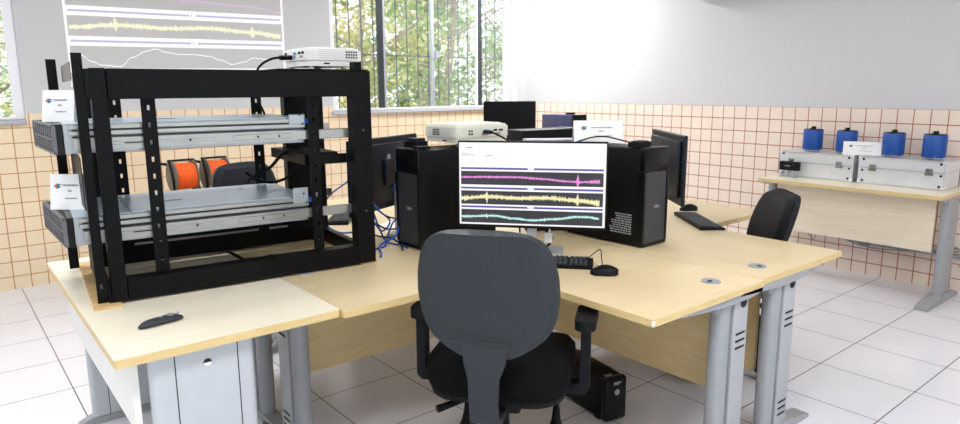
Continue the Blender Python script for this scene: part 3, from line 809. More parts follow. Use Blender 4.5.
b = B(); b.box((-.12, -.03, -.425), (.12, .05, .030)); b.obj('stand', M_blackm, t)

# ------------------------------------------------------------------ monitors
def monitor(label, loc, rz, w, h, zc, back=M_blackm, standm=M_lgrey, lit=False, group='computer monitors', depth=.12, pole=0.0):
    t = thing('monitor', label, 'monitor', loc, rz, group)
    b = B(); y = -depth
    b.box((-w / 2, y, zc - h / 2), (w / 2, y + .018, zc + h / 2), .003)
    b.box((-w * .44, y + .018, zc - h * .40), (w * .44, y + .034, zc + h * .42), .012, 2); b.box((-.05, y + .030, zc - .06), (.05, y + .046, zc + .07), .006); b.obj('housing', back, t)
    b = B(); b.box((-w / 2 + .007, y - .0006, zc - h / 2 + .012), (w / 2 - .007, y + .001, zc + h / 2 - .007)); sc = b.obj('screen', M_screen if lit else M_off, t, smooth=0)
    b = B(); b.box((pole - .020, y + .03, .01), (pole + .020, y + .055, zc + .06), .004); b.obj('stand_pole', standm, t)
    b = B(); b.prism(rrect(.245, .15, .012, 4, pole, .0), 0, .012); b.obj('stand_base', standm, t)
    b = B(); b.lathe([(.014, 0), (.017, 0), (.017, .001), (.014, .001)], seg=24, M=T(0, y + .034, zc + h * .22) @ RX(-PI / 2)); text_mesh(b, 'DELL', .009, T(0, y + .0345, zc + h * .22) @ RX(-PI / 2) @ RZ(PI) @ RY(0), .0004)
    b.obj('badge', M_letter, t, smooth=0)
    if lit:
        sw, sh = w - .014, h - .019; cx = 0; zc2 = zc + .0025; yy = y - .0006
        P = lambda u, v: ((u - .5) * sw, (.5 - v) * sh + zc2)
        def rect(b, u0, v0, u1, v1, d):
            x0, za = P(u0, v1); x1, zb = P(u1, v0); b.box((x0, yy - d, za), (x1, yy + .0001, zb))
        for k, (v0, mm, seed) in enumerate(((.345, M_smag, 1), (.585, M_syel, 2), (.815, M_scy, 3))):
            b = B(); rect(b, .012, v0 - .045, .985, v0 - .022, .0004); b.mi = 1; rect(b, .475, v0 - .043, .52, v0 - .026, .0006); b.obj('title_bar', [M_stitle, M_screen], sc, smooth=0)
            b = B(); rect(b, .012, v0, .985, v0 + .165, .0004); b.obj('waveform_panel', M_spanel, sc, smooth=0)
            trace(b := B(), lambda u, v: (P(u, v)[0], yy - .0007, P(u, v)[1]), v0, .165, k, seed, .014, .962)
            b.obj('waveform_trace', mm, sc, smooth=0, recalc=False)
        b = B(); rect(b, .05, .055, .095, .068, .0004); b.obj('screen_text', M_stxr, sc, smooth=0)
        b = B(); text_mesh(b, '000ms', .020, T(P(.062, .145)[0], yy - .0004, P(.05, .145)[1]) @ FRONT, .0002)
        for u in (.185, .20, .213, .228): rect(b, u, .15, u + .009, .163, .0004)
        for u in (.50, .52, .545, .57, .59, .61): rect(b, u, .978, u + .012, .986, .0004)
        rect(b, .01, .955, .016, .962, .0004)
        b.obj('screen_text', M_stxt, sc, smooth=0)
    return t
def trace(b, P, v0, dv, kind, seed, u0, u1, n=420, amp=1.0, thick=1.0):
    rnd = random.Random(seed); f = []
    for i in range(n + 1):
        s = i / n; u = u0 + (u1 - u0) * s
        KS = (((0, .46), (.2, .42), (.42, .40), (.6, .50), (.78, .64), (.86, .67), (1, .62)), ((0, .58), (.2, .42), (.42, .50), (.62, .42), (.85, .56), (1, .72)),
              ((0, .56), (.25, .46), (.38, .62), (.52, .72), (.68, .58), (.86, .36), (.92, .36), (1, .46)))[kind]
        for (sa, va), (sb, vb) in zip(KS, KS[1:]):
            if sa <= s <= sb: q = (s - sa) / (sb - sa); q = q * q * (3 - 2 * q); c = va + (vb - va) * q
        a = (.055, .10, .065)[kind] + (.06, .12, .06)[kind] * rnd.random() ** 2
        e = max(0, (s - .9)) * 1.0
        if kind < 2: a += .38 * math.exp(-((s - .845) / .008) ** 2) + e * .9 * (.4 + rnd.random())
        if kind > 0: a += (.30 if kind == 1 else .12) * math.exp(-((s - .19) / .006) ** 2)
        a *= amp
        up = a * (.5 + .8 * rnd.random()) * thick; dn = a * (.5 + .8 * rnd.random()) * thick
        f.append((u, v0 + dv * min(max(c - up, .02), .98), v0 + dv * min(max(c + dn, .02), .98)))
    for (ua, ta, ba), (ub, tb, bb) in zip(f, f[1:]):
        b.quad([P(ua, ba), P(ub, bb), P(ub, tb), P(ua, ta)])
monitor('lit monitor showing three coloured waveforms on white, behind the office chair', (2.046, 2.106, DZ), math.radians(-50), .624, .366, .324, lit=True, depth=.17)
monitor('dark monitor beyond the right tower, turned away to the right', (2.985, 2.212, DZ), math.radians(51), .61, .355, .31, back=M_navy)
monitor('dark monitor between rack and left tower, seen from its back', (1.795, 2.775, DZ), math.radians(180 + 25.5), .61, .355, .31, back=M_navy, pole=-.06)
monitor('plain black monitor standing far back by the window corner', (4.58, 5.10, DZ), math.radians(-41), .52, .33, .43, standm=M_black)
tower('slate violet computer tower far back by the right wall', (5.075, 4.59, DZ), 0.0, body=M_purple, front=M_blackm, logo_=False)
t = thing('interface_box', 'small dark puck on top of the slate violet tower far back', 'box', (5.07, 4.72, 1.197), .3, 'small boxes on the towers')
b = B(); b.prism(rrect(.10, .07, .015, 3), 0, .02); b.obj('body', M_blackm, t)
# table under them, hidden from here by the island
def plain_table(label, loc, rz, lx, ly, h, group=None):
    t = thing('side_table', label, 'table', loc, rz, group)
    B().prism(rrect(lx, ly, .006, 2), h - .025, h, side_mi=1).obj('tabletop', [M_top, M_edge], t, smooth=20)
    for sx in (-1, 1):
        for sy in (-1, 1): B().box((sx * (lx / 2 - .05) - .02, sy * (ly / 2 - .05) - .02, 0), (sx * (lx / 2 - .05) + .02, sy * (ly / 2 - .05) + .02, h - .025), .004).obj('leg', M_steel, t)
    return t
plain_table('maple table in the far corner carrying the violet tower', (4.92, 4.92, 0), 0, 1.15, .82, DZ)
plain_table('narrow maple table under the orange cable reels by the window wall', (1.42, 5.08, 0), 0, .95, .40, DZ)

# ------------------------------------------------------------------ keyboards and mice
def keyboard(label, loc, rz, group='keyboards'):
    t = thing('keyboard', label, 'keyboard', loc, rz, group)
    b = B(); b.prism([(-.065, 0), (.065, 0), (.065, .017), (-.065, .010)], -.22, .22, M=RZ(PI / 2) @ RX(PI / 2)); b.obj('body', M_black, t)
    b = B(); tilt = math.atan2(.007, .13)
    M = T(0, 0, .0132) @ RX(tilt)
    for r in range(6):
        y = -.052 + r * .0195; x = -.21
        for blk, n in ((0, 14), (.008, 3), (.008, 4)):
            x += blk
            for c in range(n):
                if r == 0 and 3 <= c <= 8 and n == 14:
                    if c == 3: b.box((x, y, 0), (x + 6 * .0188 - .003, y + .0165, .007), .0015, M=M)
                else: b.box((x, y, 0), (x + .0158, y + .0165, .007), .0015, M=M)
                x += .0188
    b.obj('keys', M_key, t)
    return t
keyboard('black keyboard in front of the lit monitor', (1.915, 1.94, DZ), math.radians(-50))
keyboard('black keyboard on the right desk beside the tower', (3.19, 2.01, DZ), math.radians(52))
keyboard('black keyboard glimpsed through the rack among blue cables', (1.78, 3.40, DZ), math.radians(-128))
def mouse(label, loc, rz, group='computer mice'):
    t = thing('mouse', label, 'mouse', loc, rz, group)
    b = B(); rings = []
    for k in range(9):
        p = k / 8; y = -.055 + .11 * p; w = .034 * math.sqrt(max(.04, 1 - (2 * p - 1) ** 4)); hh = .039 * math.sin(PI * (.12 + .8 * p) * .95 + .15) ** .8
        rings.append([b.bm.verts.new((w * math.cos(a * PI / 8), y, max(hh, .008) * math.sin(a * PI / 8))) for a in range(9)])
    for i in range(8):
        for k in range(8): b.bm.faces.new((rings[i][k], rings[i][k + 1], rings[i + 1][k + 1], rings[i + 1][k]))
        b.bm.faces.new((rings[i][0], rings[i + 1][0], rings[i + 1][8], rings[i][8]))
    b.bm.faces.new(rings[0]); b.bm.faces.new(rings[-1][::-1])
    b.obj('body', M_black, t, smooth=60)
    b = B(); b.cyl((-.004, .028, .029), (.004, .028, .029), .007, seg=12); b.obj('scroll_wheel', M_grey, t)
    return t
mouse('black mouse on the desk right of the keyboard before the lit monitor', (1.995, 1.66, DZ), math.radians(42))
mouse('black mouse on the right desk behind its keyboard', (3.46, 2.25, DZ), math.radians(60))

# presenter remote
t = thing('presenter_remote', 'black presenter remote lying on the front of the pale end table', 'remote control', (.497, 2.185, DZ), .2)
b = B(); rings = []
for k in range(13):
    p = k / 12; x = -.068 + .136 * p; w = .0225 * math.sqrt(max(.12, 1 - abs(2 * p - 1) ** 5)) * (.86 + .28 * p); hh = .023 * math.sqrt(max(.2, 1 - abs(2 * p - 1) ** 4))
    rings.append([b.bm.verts.new((x, w * math.cos(a * 2 * PI / 14), hh / 2 + hh / 2 * math.sin(a * 2 * PI / 14))) for a in range(14)])
for i in range(12):
    for k in range(14): b.bm.faces.new((rings[i][k], rings[i][(k + 1) % 14], rings[i + 1][(k + 1) % 14], rings[i + 1][k]))
b.bm.faces.new(rings[0]); b.bm.faces.new(rings[-1][::-1]); b.obj('body', M_remote, t, smooth=60)
for x, r in ((.03, .012), (.0, .006), (.055, .004)):
    B().cyl((x, 0, .012), (x, 0, .0240), r, seg=18).obj('button', M_letter if r < .012 else M_grey, t)

# UPS under the desk
t = thing('power_backup_unit', 'black power backup unit on the floor under the front desk arm', 'power supply', (2.212, 1.758, 0), -.2)
b = B(); b.box((-.058, .01, .012), (.058, .36, .205), .006, 2); b.obj('case', M_black, t)
b = B(); b.box((-.060, -.012, .008), (.060, .03, .212), .016, 3); f = b.obj('front_panel', M_blackg, t)
for yy in (.05, .31): B().box((-.05, yy, 0), (.05, yy + .03, .013)).obj('foot', M_black, t)
b = B()
for r in range(2):
    for k in range(16): b.box((-.0588, .07 + k * .016, .065 + r * .06), (-.0575, .075 + k * .016, .088 + r * .06))
b.obj('vent_slots', M_slot, t, smooth=0)
b = B(); b.lathe([(.011, 0), (.014, 0), (.014, .001), (.011, .001)], seg=24, M=T(.0, -.0125, .145) @ FRONT); b.obj('power_button', M_letter, f)
b = B(); b.box((-.018, -.0130, .186), (.020, -.0118, .192)); b.box((-.02, -.0130, .180), (.012, -.0118, .184)); b.obj('front_lettering', M_letter, f, smooth=0)
b = B(); b.box((-.03, .03, .2055), (.012, .05, .2062)); b.obj('sticker', M_grey, t, smooth=0)

# ================================================================== CASE TABLE BY THE RIGHT WALL
TZ = .758
t = thing('wall_table', 'pale maple table by the right wall carrying two metal cases', 'table', (5.31, 2.03, 0), 0)
B().prism(rrect(.58, 1.26, .006, 2), TZ - .026, TZ, side_mi=1).obj('tabletop', [M_ptop, M_edge], t, smooth=20)
B().box((-.115, -.55, .345), (-.098, .55, TZ - .03)).obj('modesty_panel', M_pale, t)
for y in (-.605, .605):
    b = B(); b.prism(rrect(.20, .055, .02, 5, -.015, y), .03, TZ - .027); b.mi = 1
    for x, z in ((.05, .70), (.05, .10)): b.cyl((x, y - .0285, z), (x, y - .026, z), .008, seg=12)
    l = b.obj('leg', [M_steel, M_slot], t)
    b = B(); b.prism([(-.375, 0), (-.375, .018), (-.34, .032), (-.11, .06), (.09, .06), (.22, .030), (.24, .014), (.24, 0)], -.04, .04, M=T(0, y, 0) @ RX(PI / 2)); b.obj('leg_foot', M_steel, l)
    B().box((-.22, y - .02, TZ - .05), (.22, y + .02, TZ - .026), .004).obj('support_beam', M_steel, t)

def metal_case(label, y0, y1):
    t = thing('flight_case', label, 'case', (5.295, (y0 + y1) / 2, TZ), 0, 'ribbed metal cases')
    w = y1 - y0; d = .29; h = .202
    b = B(); b.box((.004, -w / 2 + .004, .004), (d - .004, w / 2 - .004, .118)); b.obj('body', M_alu, t)
    b = B(); b.box((.004, -w / 2 + .004, .122), (d - .004, w / 2 - .004, h - .004)); b.obj('lid', M_alu, t)
    b = B(); r = .007
    for z in (.007, h - .007):
        for x in (.007, d - .007): b.cyl((x, -w / 2 + .005, z), (x, w / 2 - .005, z), r, seg=10)
        for y in (-w / 2 + .007, w / 2 - .007): b.cyl((.005, y, z), (d - .005, y, z), r, seg=10)
    for x in (.007, d - .007):
        for y in (-w / 2 + .007, w / 2 - .007): b.cyl((x, y, .005), (x, y, h - .005), r, seg=10)
    b.box((.001, -w / 2 + .002, .114), (d - .001, w / 2 - .002, .126), .002)
    b.obj('edge_profile', M_alup, t)
    for x in (.012, d - .012):
        for y in (-w / 2 + .012, w / 2 - .012):
            for z in (.012, h - .012):
                s = B(); s.lathe([(0, -.013), (.011, -.011), (.016, 0), (.011, .011), (0, .013)], (x, y, z), 12); s.obj('corner_cap', M_alup, t)
    b = B()
    for y in (-w / 2 + .035, w / 2 - .035):
        for z in (.025, h - .022): b.cyl((.002, y, z), (.005, y, z), .009, seg=12)
    for y in (-w / 2 + .03, w / 2 - .03): b.cyl((.001, y, .10), (.005, y, .10), .008, seg=12)
    b.obj('rivet', M_slot, t)
    for y in (-w * .32, w * .32):
        b = B(); b.box((-.006, y - .026, .098), (.002, y + .026, .120), .002); b.box((-.008, y - .022, .124), (.002, y + .022, .146), .003)
        b.cyl((-.006, y - .02, .121), (-.006, y + .02, .121), .005, seg=10); b.box((-.012, y - .01, .100), (-.006, y + .01, .142), .002)
        b.mi = 1; b.cyl((-.009, y, .105), (-.005, y, .105), .004, seg=10); b.box((-.0085, y - .02, .128), (-.0078, y - .008, .132)); b.box((-.0085, y + .008, .128), (-.0078, y + .02, .132))
        b.obj('latch', [M_chrome, M_slot], t)
    return t
metal_case('ribbed metal case at the window end, small black module before it', 2.068, 2.636)
metal_case('ribbed metal case nearest the camera on the wall table', 1.474, 2.036)
def can(label, y, x=5.43, foot=True):
    t = thing('seismic_sensor', label, 'sensor', (x, y, TZ + .202), 0, 'blue cylinders on the metal cases')
    B().lathe([(.0, .012), (.071, .012), (.0725, .015), (.0725, .166), (.0705, .169), (0, .169)], seg=40).obj('housing', M_blue, t)
    b = B(); b.lathe([(.058, .1685), (.067, .169), (.067, .173), (0, .173)], seg=32); b.obj('lid_plate', M_slot, t)
    b = B(); b.cyl((0, 0, .173), (0, 0, .194), .017, seg=16); b.box((-.026, -.012, .171), (-.008, .020, .182), .003); b.obj('connector', M_blackm, t)
    b = B()
    for k in range(3): a = k * 2 * PI / 3 + .5; b.cyl((.055 * math.cos(a), .055 * math.sin(a), 0), (.055 * math.cos(a), .055 * math.sin(a), .013), .007, seg=10)
    b.cyl((0, 0, .004), (0, 0, .012), .05, seg=24); b.obj('levelling_foot', M_chrome, t)
    b = B()
    for k in range(6):
        a = k * PI / 3 + .3
        for z in (.024, .152): b.cyl((.071 * math.cos(a), .071 * math.sin(a), z), (.0742 * math.cos(a), .0742 * math.sin(a), z), .003, seg=8)
    b.mi = 1
    b.obj('screw', M_chrome, t)
for i, (lb, y) in enumerate((('blue metal cylinder farthest from the camera, alone at the window end', 2.44), ('blue metal cylinder half hidden by the white folded card', 2.185),
                             ('blue metal cylinder just right of the white folded card', 1.86), ('blue metal cylinder nearest the camera on the wall table cases', 1.60))): can(lb, y)
tent_card('sign_card', 'white folded card before the blue cylinders on the wall table', (5.375, 2.05, TZ + .202), math.radians(-68), .25, .098, 0, LINES, .04)
t = thing('recorder_module', 'small black electronic module with cable plugs before the left metal case', 'electronic device', (5.235, 2.515, TZ), -PI / 2)
b = B(); b.box((-.078, -.018, .055), (.078, .02, .125), .006, 2); b.obj('housing', M_blackm, t)
b = B(); b.box((-.03, -.0188, .088), (.01, -.0178, .094)); b.mi = 1; b.box((.03, -.0188, .102), (.036, -.0178, .106)); b.obj('front_print', [M_letter, M_reel], t, smooth=0)
for k in range(4): B().cyl((-.045 + k * .022, 0, .0), (-.045 + k * .022, 0, .057), .008, seg=12).obj('plug', M_lgrey if k % 2 else M_chrome, t)
B().box((-.07, -.01, 0), (.07, .015, .006)).obj('bracket', M_chrome, t)

def cable(name, label, pts, r, m, group=None, cat='cable'):
    o = B().tube(pts, r, 8).obj(name, m); tag(o, label, cat, group); return o
cable('power_cable', 'grey power cable hanging along the wall below the case table', [(5.57, 2.40, .34), (5.57, 2.278, .275), (5.57, 2.146, .262), (5.57, 2.056, .256), (5.57, 1.892, .262), (5.57, 1.723, .276), (5.57, 1.561, .285), (5.57, 1.44, .33), (5.57, 1.38, .27), (5.575, 1.40, .20), (5.575, 1.36, .17)], .006, M_wcab)
cable('power_cable', 'second grey cable below the case table, hanging lower near its middle', [(5.58, 2.30, .30), (5.58, 2.12, .24), (5.58, 1.95, .225), (5.58, 1.80, .24), (5.58, 1.6, .262), (5.58, 1.42, .30)], .005, M_wcab)
cable('power_cable', 'thin grey cable loop hanging under the left end of the case table', [(5.5, 2.50, .36), (5.5, 2.466, .31), (5.5, 2.42, .245), (5.5, 2.395, .24), (5.5, 2.376, .307), (5.5, 2.36, .38)], .004, M_wcab)
t = thing('power_strip', 'grey power strip with long trunking on the wall under the case table', 'power strip', (5.585, 1.75, .262), 0)
b = B(); b.box((-.02, -.40, -.012), (.02, .27, .014), .004); b.obj('trunking', M_wcab, t)
b = B(); b.box((-.05, .255, -.025), (.02, .33, .045), .006); b.obj('socket_box', M_grey, t)

# ================================================================== CABLE REELS
def reel(label, loc, rz):
    t = thing('cable_reel', label, 'cable reel', loc, rz, 'orange cable reels')
    R = .112
    for x in (-.075, .075):
        b = B(); b.lathe([(.0, -.004), (R, -.004), (R, .004), (0, .004)], seg=36, M=T(x, 0, R) @ RY(PI / 2)); b.obj('flange', M_reel, t)
    b = B(); prof = [(.0, -.071)]
    for k in range(11):
        z = -.069 + k * .0138; prof += [(.088, z), (.094, z + .0069)]
    prof += [(.0, .071)]
    b.lathe(prof, seg=32, M=T(0, 0, R) @ RY(PI / 2)); b.obj('wound_cable', M_orange, t)
    b = B()
    for x in (-.088, .088): b.tube([(x, -.06, .0), (x, -.05, .10), (x, .0, .21), (x, .02, .225)], .008, 8)
    b.tube([(-.088, .02, .225), (.088, .02, .225)], .008, 8, smooth=False); b.tube([(.079, .0, R), (.10, 0, R), (.10, .03, R + .05)], .006, 8); b.obj('carry_frame', M_black, t)
    B().cyl((-.10, .02, .20), (-.16, .02, .215), .010, seg=10).obj('crank_knob', M_black, t)
    return t
reel('orange cable reel on the left, its flange facing the rack', (1.385, 5.05, DZ), .08)
reel('orange cable reel on the right, half behind the dark grey chair', (1.625, 5.08, DZ), .05)

# ================================================================== LOOSE CABLES
cable('network_cable', 'blue cable looping behind the rack beside the half hidden keyboard', [(1.77, 3.2, 1.031), (1.707, 3.2, .972), (1.604, 3.2, .912), (1.54, 3.19, .83), (1.54, 3.12, .77), (1.56, 3.02, .745), (1.64, 2.98, .745)], .0045, M_bcab, 'blue cables behind the rack')
cable('network_cable', 'blue cable arching from the dark monitor back to its stand', [(1.68, 2.70, .985), (1.746, 2.70, 1.04), (1.775, 2.70, 1.03), (1.79, 2.70, .95), (1.775, 2.69, .85), (1.74, 2.68, .76), (1.69, 2.66, .745)], .0045, M_bcab, 'blue cables behind the rack')
cable('network_cable', 'blue cable lying on the desk in front of the left tower', [(1.60, 2.76, .90), (1.62, 2.73, .80), (1.63, 2.68, .746), (1.65, 2.58, .745), (1.64, 2.52, .745)], .0045, M_bcab, 'blue cables behind the rack')
cable('network_cable', 'blue cable curling down beside the left tower grille', [(1.70, 2.66, .86), (1.66, 2.67, .84), (1.62, 2.66, .78), (1.58, 2.62, .746), (1.50, 2.60, .745)], .0045, M_bcab, 'blue cables behind the rack')
cable('signal_cable', 'black cable sagging between rack and left tower, middle height', [(1.50, 2.70, .90), (1.58, 2.70, .84), (1.64, 2.69, .805), (1.72, 2.69, .80)], .004, M_black, 'black cables behind the rack')
cable('signal_cable', 'black cable in a wavy arc below the dark monitor', [(1.60, 2.80, .93), (1.66, 2.76, .865), (1.72, 2.74, .84), (1.77, 2.74, .86), (1.80, 2.74, .90)], .004, M_black, 'black cables behind the rack')
cable('signal_cable', 'black cable lowest of the tangle left of the tower', [(1.50, 2.66, .82), (1.56, 2.64, .79), (1.62, 2.63, .775), (1.65, 2.60, .747), (1.60, 2.50, .745)], .004, M_black, 'black cables behind the rack')
cable('signal_cable', 'thick black cable running from the shelf tray towards the far rack post', [(1.24, 2.70, 1.205), (1.16, 2.72, 1.195), (1.10, 2.74, 1.135), (1.03, 2.76, 1.098), (1.02, 2.78, 1.08)], .007, M_black, 'black cables in the rack')
cable('signal_cable', 'black cable drooping below the shelf tray in the rack', [(1.24, 2.78, 1.13), (1.20, 2.80, 1.08), (1.13, 2.80, 1.065), (1.06, 2.80, 1.085), (1.02, 2.80, 1.12)], .006, M_black, 'black cables in the rack')
cable('projector_cable', 'black cable arching from the white projector down into the rack', [(1.23, 2.72, 1.59), (1.19, 2.70, 1.592), (1.13, 2.72, 1.585), (1.085, 2.75, 1.55), (1.075, 2.78, 1.48), (1.10, 2.82, 1.42), (1.14, 2.86, 1.36), (1.16, 2.88, 1.31)], .005, M_black)
B().cyl((1.215, 2.708, 1.5915), (1.16, 2.708, 1.590), .010, seg=12).obj('plug', M_black, bpy.data.objects['projector_cable'])
cable('projector_cable', 'black cable with plug from the cream projector down behind the lit monitor', [(2.03, 2.43, 1.262), (2.03, 2.40, 1.262), (2.05, 2.35, 1.245), (2.08, 2.28, 1.20), (2.09, 2.26, 1.12), (2.08, 2.25, .95), (2.08, 2.24, .80)], .0045, M_black)
B().cyl((2.03, 2.441, 1.262), (2.03, 2.385, 1.261), .009, seg=12).obj('plug', M_black, bpy.data.objects['projector_cable.001'])
cable('signal_cable', 'black cable arching across the white sign card to the box on the right tower', [(2.40, 2.28, 1.18), (2.44, 2.22, 1.205), (2.475, 2.16, 1.227), (2.505, 2.10, 1.232), (2.515, 2.03, 1.222), (2.515, 1.96, 1.212), (2.515, 1.93, 1.208)], .0035, M_black)
cable('mouse_cable', 'thin black mouse cable rising in a small loop beside the keyboard', [(2.045, 1.712, .755), (2.065, 1.735, .785), (2.075, 1.75, .81), (2.065, 1.765, .80), (2.04, 1.80, .765), (2.03, 1.86, .748), (2.02, 1.95, .744)], .002, M_black)
cable('signal_cable', 'black cable loop hanging behind the lit monitor stand', [(2.06, 2.10, .86), (2.09, 2.07, .83), (2.10, 2.05, .80), (2.07, 2.06, .765), (2.03, 2.10, .745)], .006, M_black)
cable('network_cable', 'blue cable crossing low from the tower front towards the rack foot', [(1.645, 2.60, .83), (1.60, 2.56, .80), (1.54, 2.60, .755), (1.50, 2.52, .7445), (1.46, 2.46, .7445)], .0045, M_bcab, 'blue cables behind the rack')
cable('network_cable', 'blue cable tangled under the middle of the dark monitor back', [(1.58, 2.74, .95), (1.60, 2.70, .90), (1.66, 2.70, .84), (1.61, 2.69, .80), (1.57, 2.70, .85)], .0045, M_bcab, 'blue cables behind the rack')
t = thing('paper_sheet', 'white paper sheet on the desk below the dark monitor back', 'paper', (1.98, 3.02, DZ), .3)
B().box((-.15, -.105, 0), (.15, .105, .002)).obj('sheet', M_paper, t, smooth=0)
t = thing('cable_adapter', 'white plug adapter hanging on the lit monitor stand', 'adapter', (2.035, 2.01, .80), math.radians(-45))
B().box((-.018, -.012, 0), (.018, .012, .04), .003).obj('body', M_paper, t)
B().tube([(0, 0, .04), (.005, .0, .06), (.0, .02, .08)], .004, 8).obj('lead', M_paper, t)

# ================================================================== PROJECTED IMAGE ON THE GREY WALL
t = thing('projected_image', 'projected waveform picture on the grey wall left of the window', 'projected picture', (1.738, WY, 0), 0)
U0, U1, ZB, ZT = -.846, .846, 1.50, 2.40
def pq(u, z): return (U0 + (U1 - U0) * u, z + .022 * (u - .5))
def bar(b, u0, u1, z0, z1, y):
    A = [pq(u0, z0), pq(u1, z0), pq(u1, z1), pq(u0, z1)]
    lo = [b.bm.verts.new((x, -y, z)) for x, z in A]; hi = [b.bm.verts.new((x, -.0002, z)) for x, z in A]
    b.bm.faces.new(lo[::-1]); b.bm.faces.new(hi)
    for i in range(4): b.bm.faces.new((lo[i], lo[(i + 1) % 4], hi[(i + 1) % 4], hi[i]))
    b._fin(0)
b = B(); bar(b, 0, 1, ZB, ZT, .001); b.obj('image_field', M_pfield, t, smooth=0)
for u0, u1 in ((-.004, .006), (.994, 1.004)):
    b = B(); bar(b, u0, u1, ZB, ZT, .0014); b.obj('image_border', M_pwhite, t, smooth=0)
for zc in (2.06, 1.838, 1.60):
    b = B(); bar(b, .006, .994, zc - .036, zc + .036, .0016); b.mi = 1; bar(b, .012, .988, zc - .008, zc + .008, .0020); b.mi = 0; bar(b, .525, .535, zc - .009, zc + .009, .0024); bar(b, .540, .556, zc - .009, zc + .009, .0024)
    b.obj('title_bar', [M_pwhite, M_pvio], t, smooth=0)
def PW(zc, dz): return lambda u, v: (pq(u, 0)[0], -.0018, pq(u, zc + (.5 - v) * dz)[1])
trace(b := B(), PW(1.951, .155), 0, 1, 1, 12, .012, .985, amp=.8); b.obj('waveform_trace', M_pyel, t, smooth=0, recalc=False)
b = B(); rnd = random.Random(3); KP = [(.012, .36), (.05, .44), (.085, .72), (.13, .9), (.20, .95), (.26, .50), (.32, .18), (.36, .08), (.41, .25), (.46, .33), (.52, .33), (.60, .40), (.66, .60), (.72, .84), (.78, .70), (.83, .48), (.90, .55), (.985, .42)]
def kv(s):
    for (a, va), (c, vc) in zip(KP, KP[1:]):
        if a <= s <= c: q = (s - a) / (c - a); q = q * q * (3 - 2 * q); return va + (vc - va) * q
    return KP[-1][1]
P = PW(1.722, .158); n = 160
L = [(.012 + .973 * i / n, kv(.012 + .973 * i / n) + rnd.uniform(-.015, .015)) for i in range(n + 1)]
for (ua, va), (ub, vb) in zip(L, L[1:]): b.quad([P(ua, va + .022), P(ub, vb + .022), P(ub, vb - .022), P(ua, va - .022)])
b.obj('waveform_trace', M_pwhite, t, smooth=0, recalc=False)
b = B(); P = PW(2.17, .155)
L = [(.012 + .973 * i / n, .35 + .5 * max(0, (i / n - .55) / .45) - .1 * math.sin(i / n * 9) + rnd.uniform(-.03, .03)) for i in range(n + 1)]
for (ua, va), (ub, vb) in zip(L, L[1:]): b.quad([P(ua, va + .03), P(ub, vb + .03), P(ub, vb - .03), P(ua, va - .03)])
b.obj('waveform_trace', M_pmag, t, smooth=0, recalc=False)

# air conditioner above the frame on the right wall
t = thing('air_conditioner', 'white wall air conditioner high on the right wall, cut by the picture top', 'air conditioner', (WX, 3.19, 2.235), 0)
b = B(); b.prism([(0, 0), (-.15, 0), (-.20, .05), (-.21, .22), (-.17, .28), (0, .28)], -.42, .42, M=RX(PI / 2)); b.obj('body', M_white, t)
B().box((-.17, -.36, -.004), (-.09, .36, .003)).obj('louvre', M_lgrey, t)

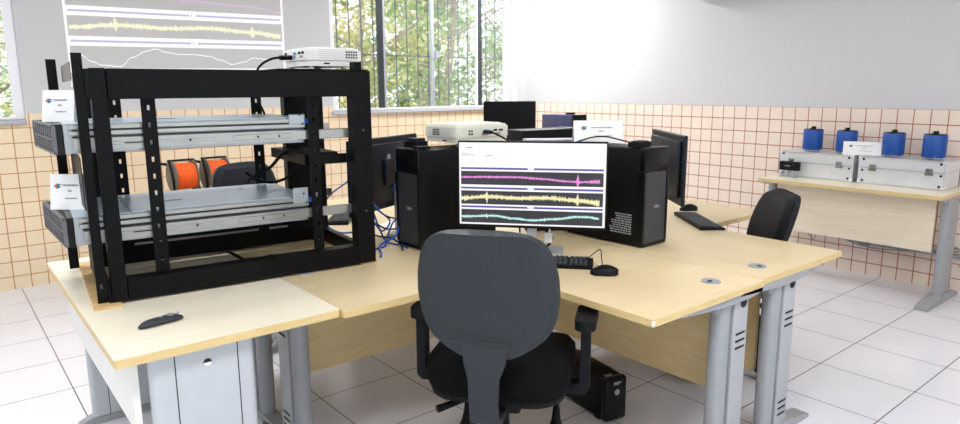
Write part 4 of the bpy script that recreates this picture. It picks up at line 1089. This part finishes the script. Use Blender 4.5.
# ================================================================== TREES OUTSIDE
def tree(label, x, y, h, r, seed, lm, cz, n=3600, leaf=(.03, .07), squash=1.0, zb=-.25):
    rnd = random.Random(seed)
    t = thing('garden_tree', label, 'tree', (x, y, -.25), 0, 'trees outside the window')
    b = B(); b.tube([(0, 0, 0), (rnd.uniform(-.1, .1), 0, h * .35), (rnd.uniform(-.2, .2), rnd.uniform(-.1, .1), h * .7), (rnd.uniform(-.2, .2), 0, h * .95)], [.07, .06, .045, .03], 8)
    for k in range(9):
        a = rnd.uniform(0, 2 * PI); z = h * rnd.uniform(.25, .8); q = r * rnd.uniform(.5, .9)
        b.tube([(0, 0, z), (q * .5 * math.cos(a), q * .5 * math.sin(a), z + .2), (q * math.cos(a), q * math.sin(a), z + .5)], [.02, .014, .007], 6)
    b.obj('trunk', M_bark, t)
    cl = [Vector((rnd.gauss(0, r * .45), rnd.gauss(0, r * .45), cz + rnd.uniform(-1, 1) * h * .45 * squash)) for _ in range(34)]
    vs, fs = [], []
    for i in range(n):
        c = rnd.choice(cl); p = c + Vector((rnd.gauss(0, .22), rnd.gauss(0, .22), rnd.gauss(0, .20))) * (r / 1.3)
        if p.z < .05: continue
        L_ = rnd.uniform(*leaf); d = Vector((rnd.gauss(0, 1), rnd.gauss(0, 1), rnd.gauss(-.3, .6))).normalized()
        sd_ = d.cross(Vector((rnd.gauss(0, 1), rnd.gauss(0, 1), rnd.gauss(0, 1)))).normalized() * L_ * .38
        k = len(vs); vs += [p - d * L_, p + sd_ - d * L_ * .1, p + d * L_, p - sd_ - d * L_ * .1]; fs.append((k, k + 1, k + 2, k + 3))
    me = bpy.data.meshes.new('foliage'); me.from_pydata(vs, [], fs); me.materials.append(lm)
    o = bpy.data.objects.new('foliage', me); S.collection.objects.link(o); o.parent = t
LM1 = leaf_mat('yellow_green_leaves', ['7E8C50', 'B4BC74', 'DCD8A4', 'D2AE8C'], 2.2)
LM2 = leaf_mat('fresh_green_leaves', ['58784C', '8CAE70', 'B8D098', 'C8B49C'], 2.0)
LM3 = leaf_mat('grey_green_leaves', ['686E66', '8E968C', 'B4B4B4', 'C0A090'], 2.4)
tree('yellow green tree behind the left part of the middle window', 5.0, 8.9, 4.4, 1.25, 1, LM1, 2.3)
tree('fresh green tree behind the middle of the middle window', 6.6, 9.0, 4.6, 1.35, 2, LM2, 2.5)
tree('grey green shrubby tree behind the right part of the middle window', 7.9, 8.6, 4.0, 1.2, 3, LM3, 1.9)
tree('tall green tree standing farther back behind the window trees', 8.2, 11.5, 5.6, 1.9, 4, LM2, 2.9, leaf=(.08, .16))
tree('pale yellowish tree standing farther back at the window left', 5.8, 11.8, 5.4, 1.9, 5, LM1, 2.6, leaf=(.08, .16))
tree('grey green tree outside the leftmost window', .9, 9.2, 4.2, 1.3, 6, LM2, 2.0)
tree('yellow green bush outside the leftmost window near the wall', .2, 8.4, 3.4, 1.2, 7, LM1, 1.7)
# ================================================================== END
